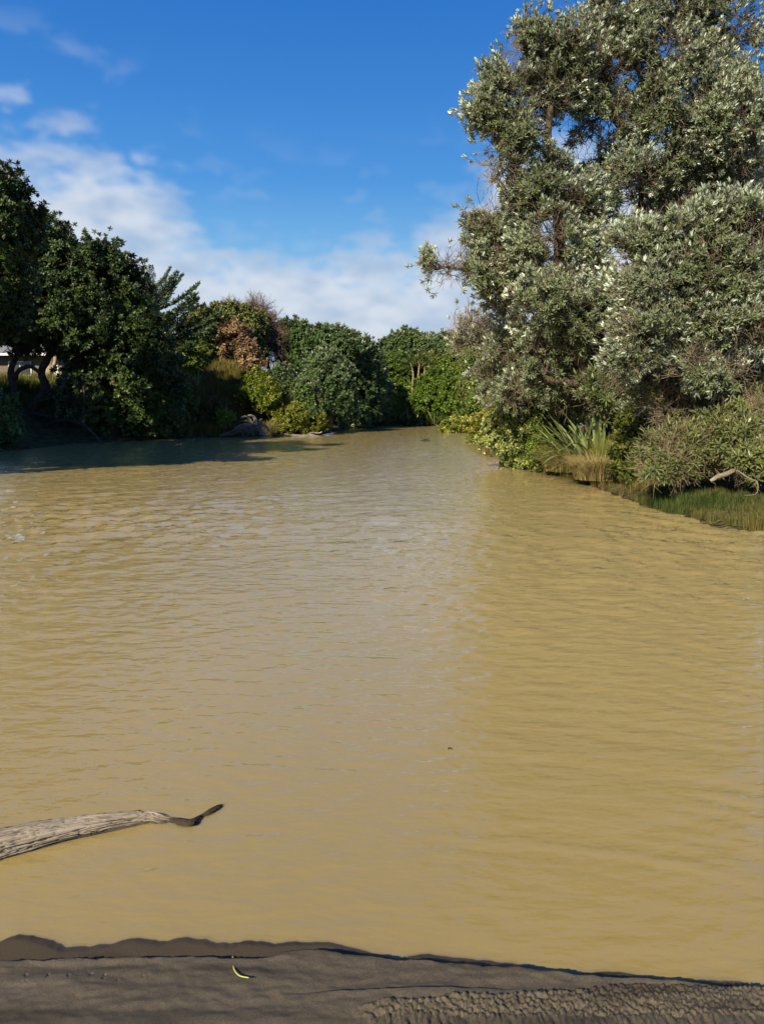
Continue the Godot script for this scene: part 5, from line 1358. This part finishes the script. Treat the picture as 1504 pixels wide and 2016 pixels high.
	shrub("understory_shrub", "sparse twiggy undergrowth in front of the dark trunks at right", "shrub", "", [[Vector3(5.86, 1.9, -14.2), Vector3(0.45, 0.45, 0.45), 110], [Vector3(5.17, 1.63, -14), Vector3(0.39, 0.32, 0.36), 90], [Vector3(6.35, 1.99, -14), Vector3(0.45, 0.45, 0.45), 110], [Vector3(4.93, 1.9, -14.4), Vector3(0.33, 0.33, 0.33), 70]], spec(bank, {"singles": 0, "silver": 0.1, "size": 0.9, "per": 2.4, "bare": 4.0, "tint": Color(0.8, 0.8, 0.6), "tint2": Color(1.3, 1.25, 0.9)}))
	flax("tall flax with sunlit leaves behind the golden tussock", "", ground_at(5.0, -18.3), 110, 1.75, 0.7, 0.75, S.swords)
	flax("smaller flax leaning over the river behind the olive tussock", "", ground_at(4.8, -19.3), 40, 1.5, 0.3, 0.8, S.swords)
	flax("dark upright flax in the shade below the broken trunk", "", ground_at(6.0, -15.2) + Vector3(0, 0.35, 0), 22, 1.0, 0.12, 0.35, S.drooping_swords)
	tussock("olive_tussock", "olive green tussock mound at the waterline left of the golden one", "", Vector3(4.494, 0.05, -18.654) + Vector3(0.12, 0.06, -0.1), 3000, 0.75, 0.92, 0.014, 0.95, Color(0.15, 0.15, 0.045), Color(0.3, 0.26, 0.1))
	tussock("golden_tussock", "straw golden tussock drooping to the water in front of the flax", "", Vector3(4.497, 0.06, -16.317) + Vector3(0.05, 0.05, -0.2), 2600, 0.5, 0.85, 0.013, 1.15, Color(0.42, 0.34, 0.16), Color(0.22, 0.19, 0.07))
	tussock("green_tussock", "fresh green grass tuft at the foot of the tall flax", "", ground_at(5.0, -17.0) + Vector3(0, 0.05, 0), 1100, 0.4, 0.95, 0.012, 0.5, Color(0.14, 0.17, 0.04), Color(0.22, 0.22, 0.06))
	tussock("straw_tussock", "dry straw fringe below the yellowish shrub by the water", "", Vector3(3.557, 0.04, -26.566) + Vector3(0.25, 0, -0.2), 700, 0.4, 0.6, 0.012, 0.4, Color(0.28, 0.2, 0.1), Color(0.2, 0.16, 0.06))
	base = Vector3(3.839, 0, -21.328)
	tag(log_part("stake", [base + Vector3(0, -0.2, 0), base + Vector3(0.003, 0.05, 0), base + Vector3(-0.004, 0.2, 0)], [0.014, 0.014, 0.012], self, base, Color(0.6, 0.58, 0.52), Color(0.3, 0.28, 0.24), 0.001, 10, 0.03), "thin white stake standing in the water before the big bush", "stake")
	carpet("reeds", "green reeds fringing the near right bank", PackedVector2Array([Vector2(4.35, 13.8), Vector2(4.5, 12.0), Vector2(4.75, 11.0), Vector2(5.2, 10.1), Vector2(7.0, 8.6), Vector2(9.5, 8.6), Vector2(9.5, 13.6), Vector2(6, 14.2)]), 150.0, 0.7, Color(0.045, 0.075, 0.02), Color(0.13, 0.115, 0.04))  # both tints lowered, so the reed colour carries the bank's shade
	carpet("bank_grass", "short dry grass along the right waterline", PackedVector2Array([Vector2(3.9, 31), Vector2(3.95, 25), Vector2(4.1, 21), Vector2(4.25, 17), Vector2(4.4, 14), Vector2(6.5, 14), Vector2(6.5, 31)]), 26.0, 0.7, Color(0.13, 0.11, 0.04), Color(0.2, 0.16, 0.07))
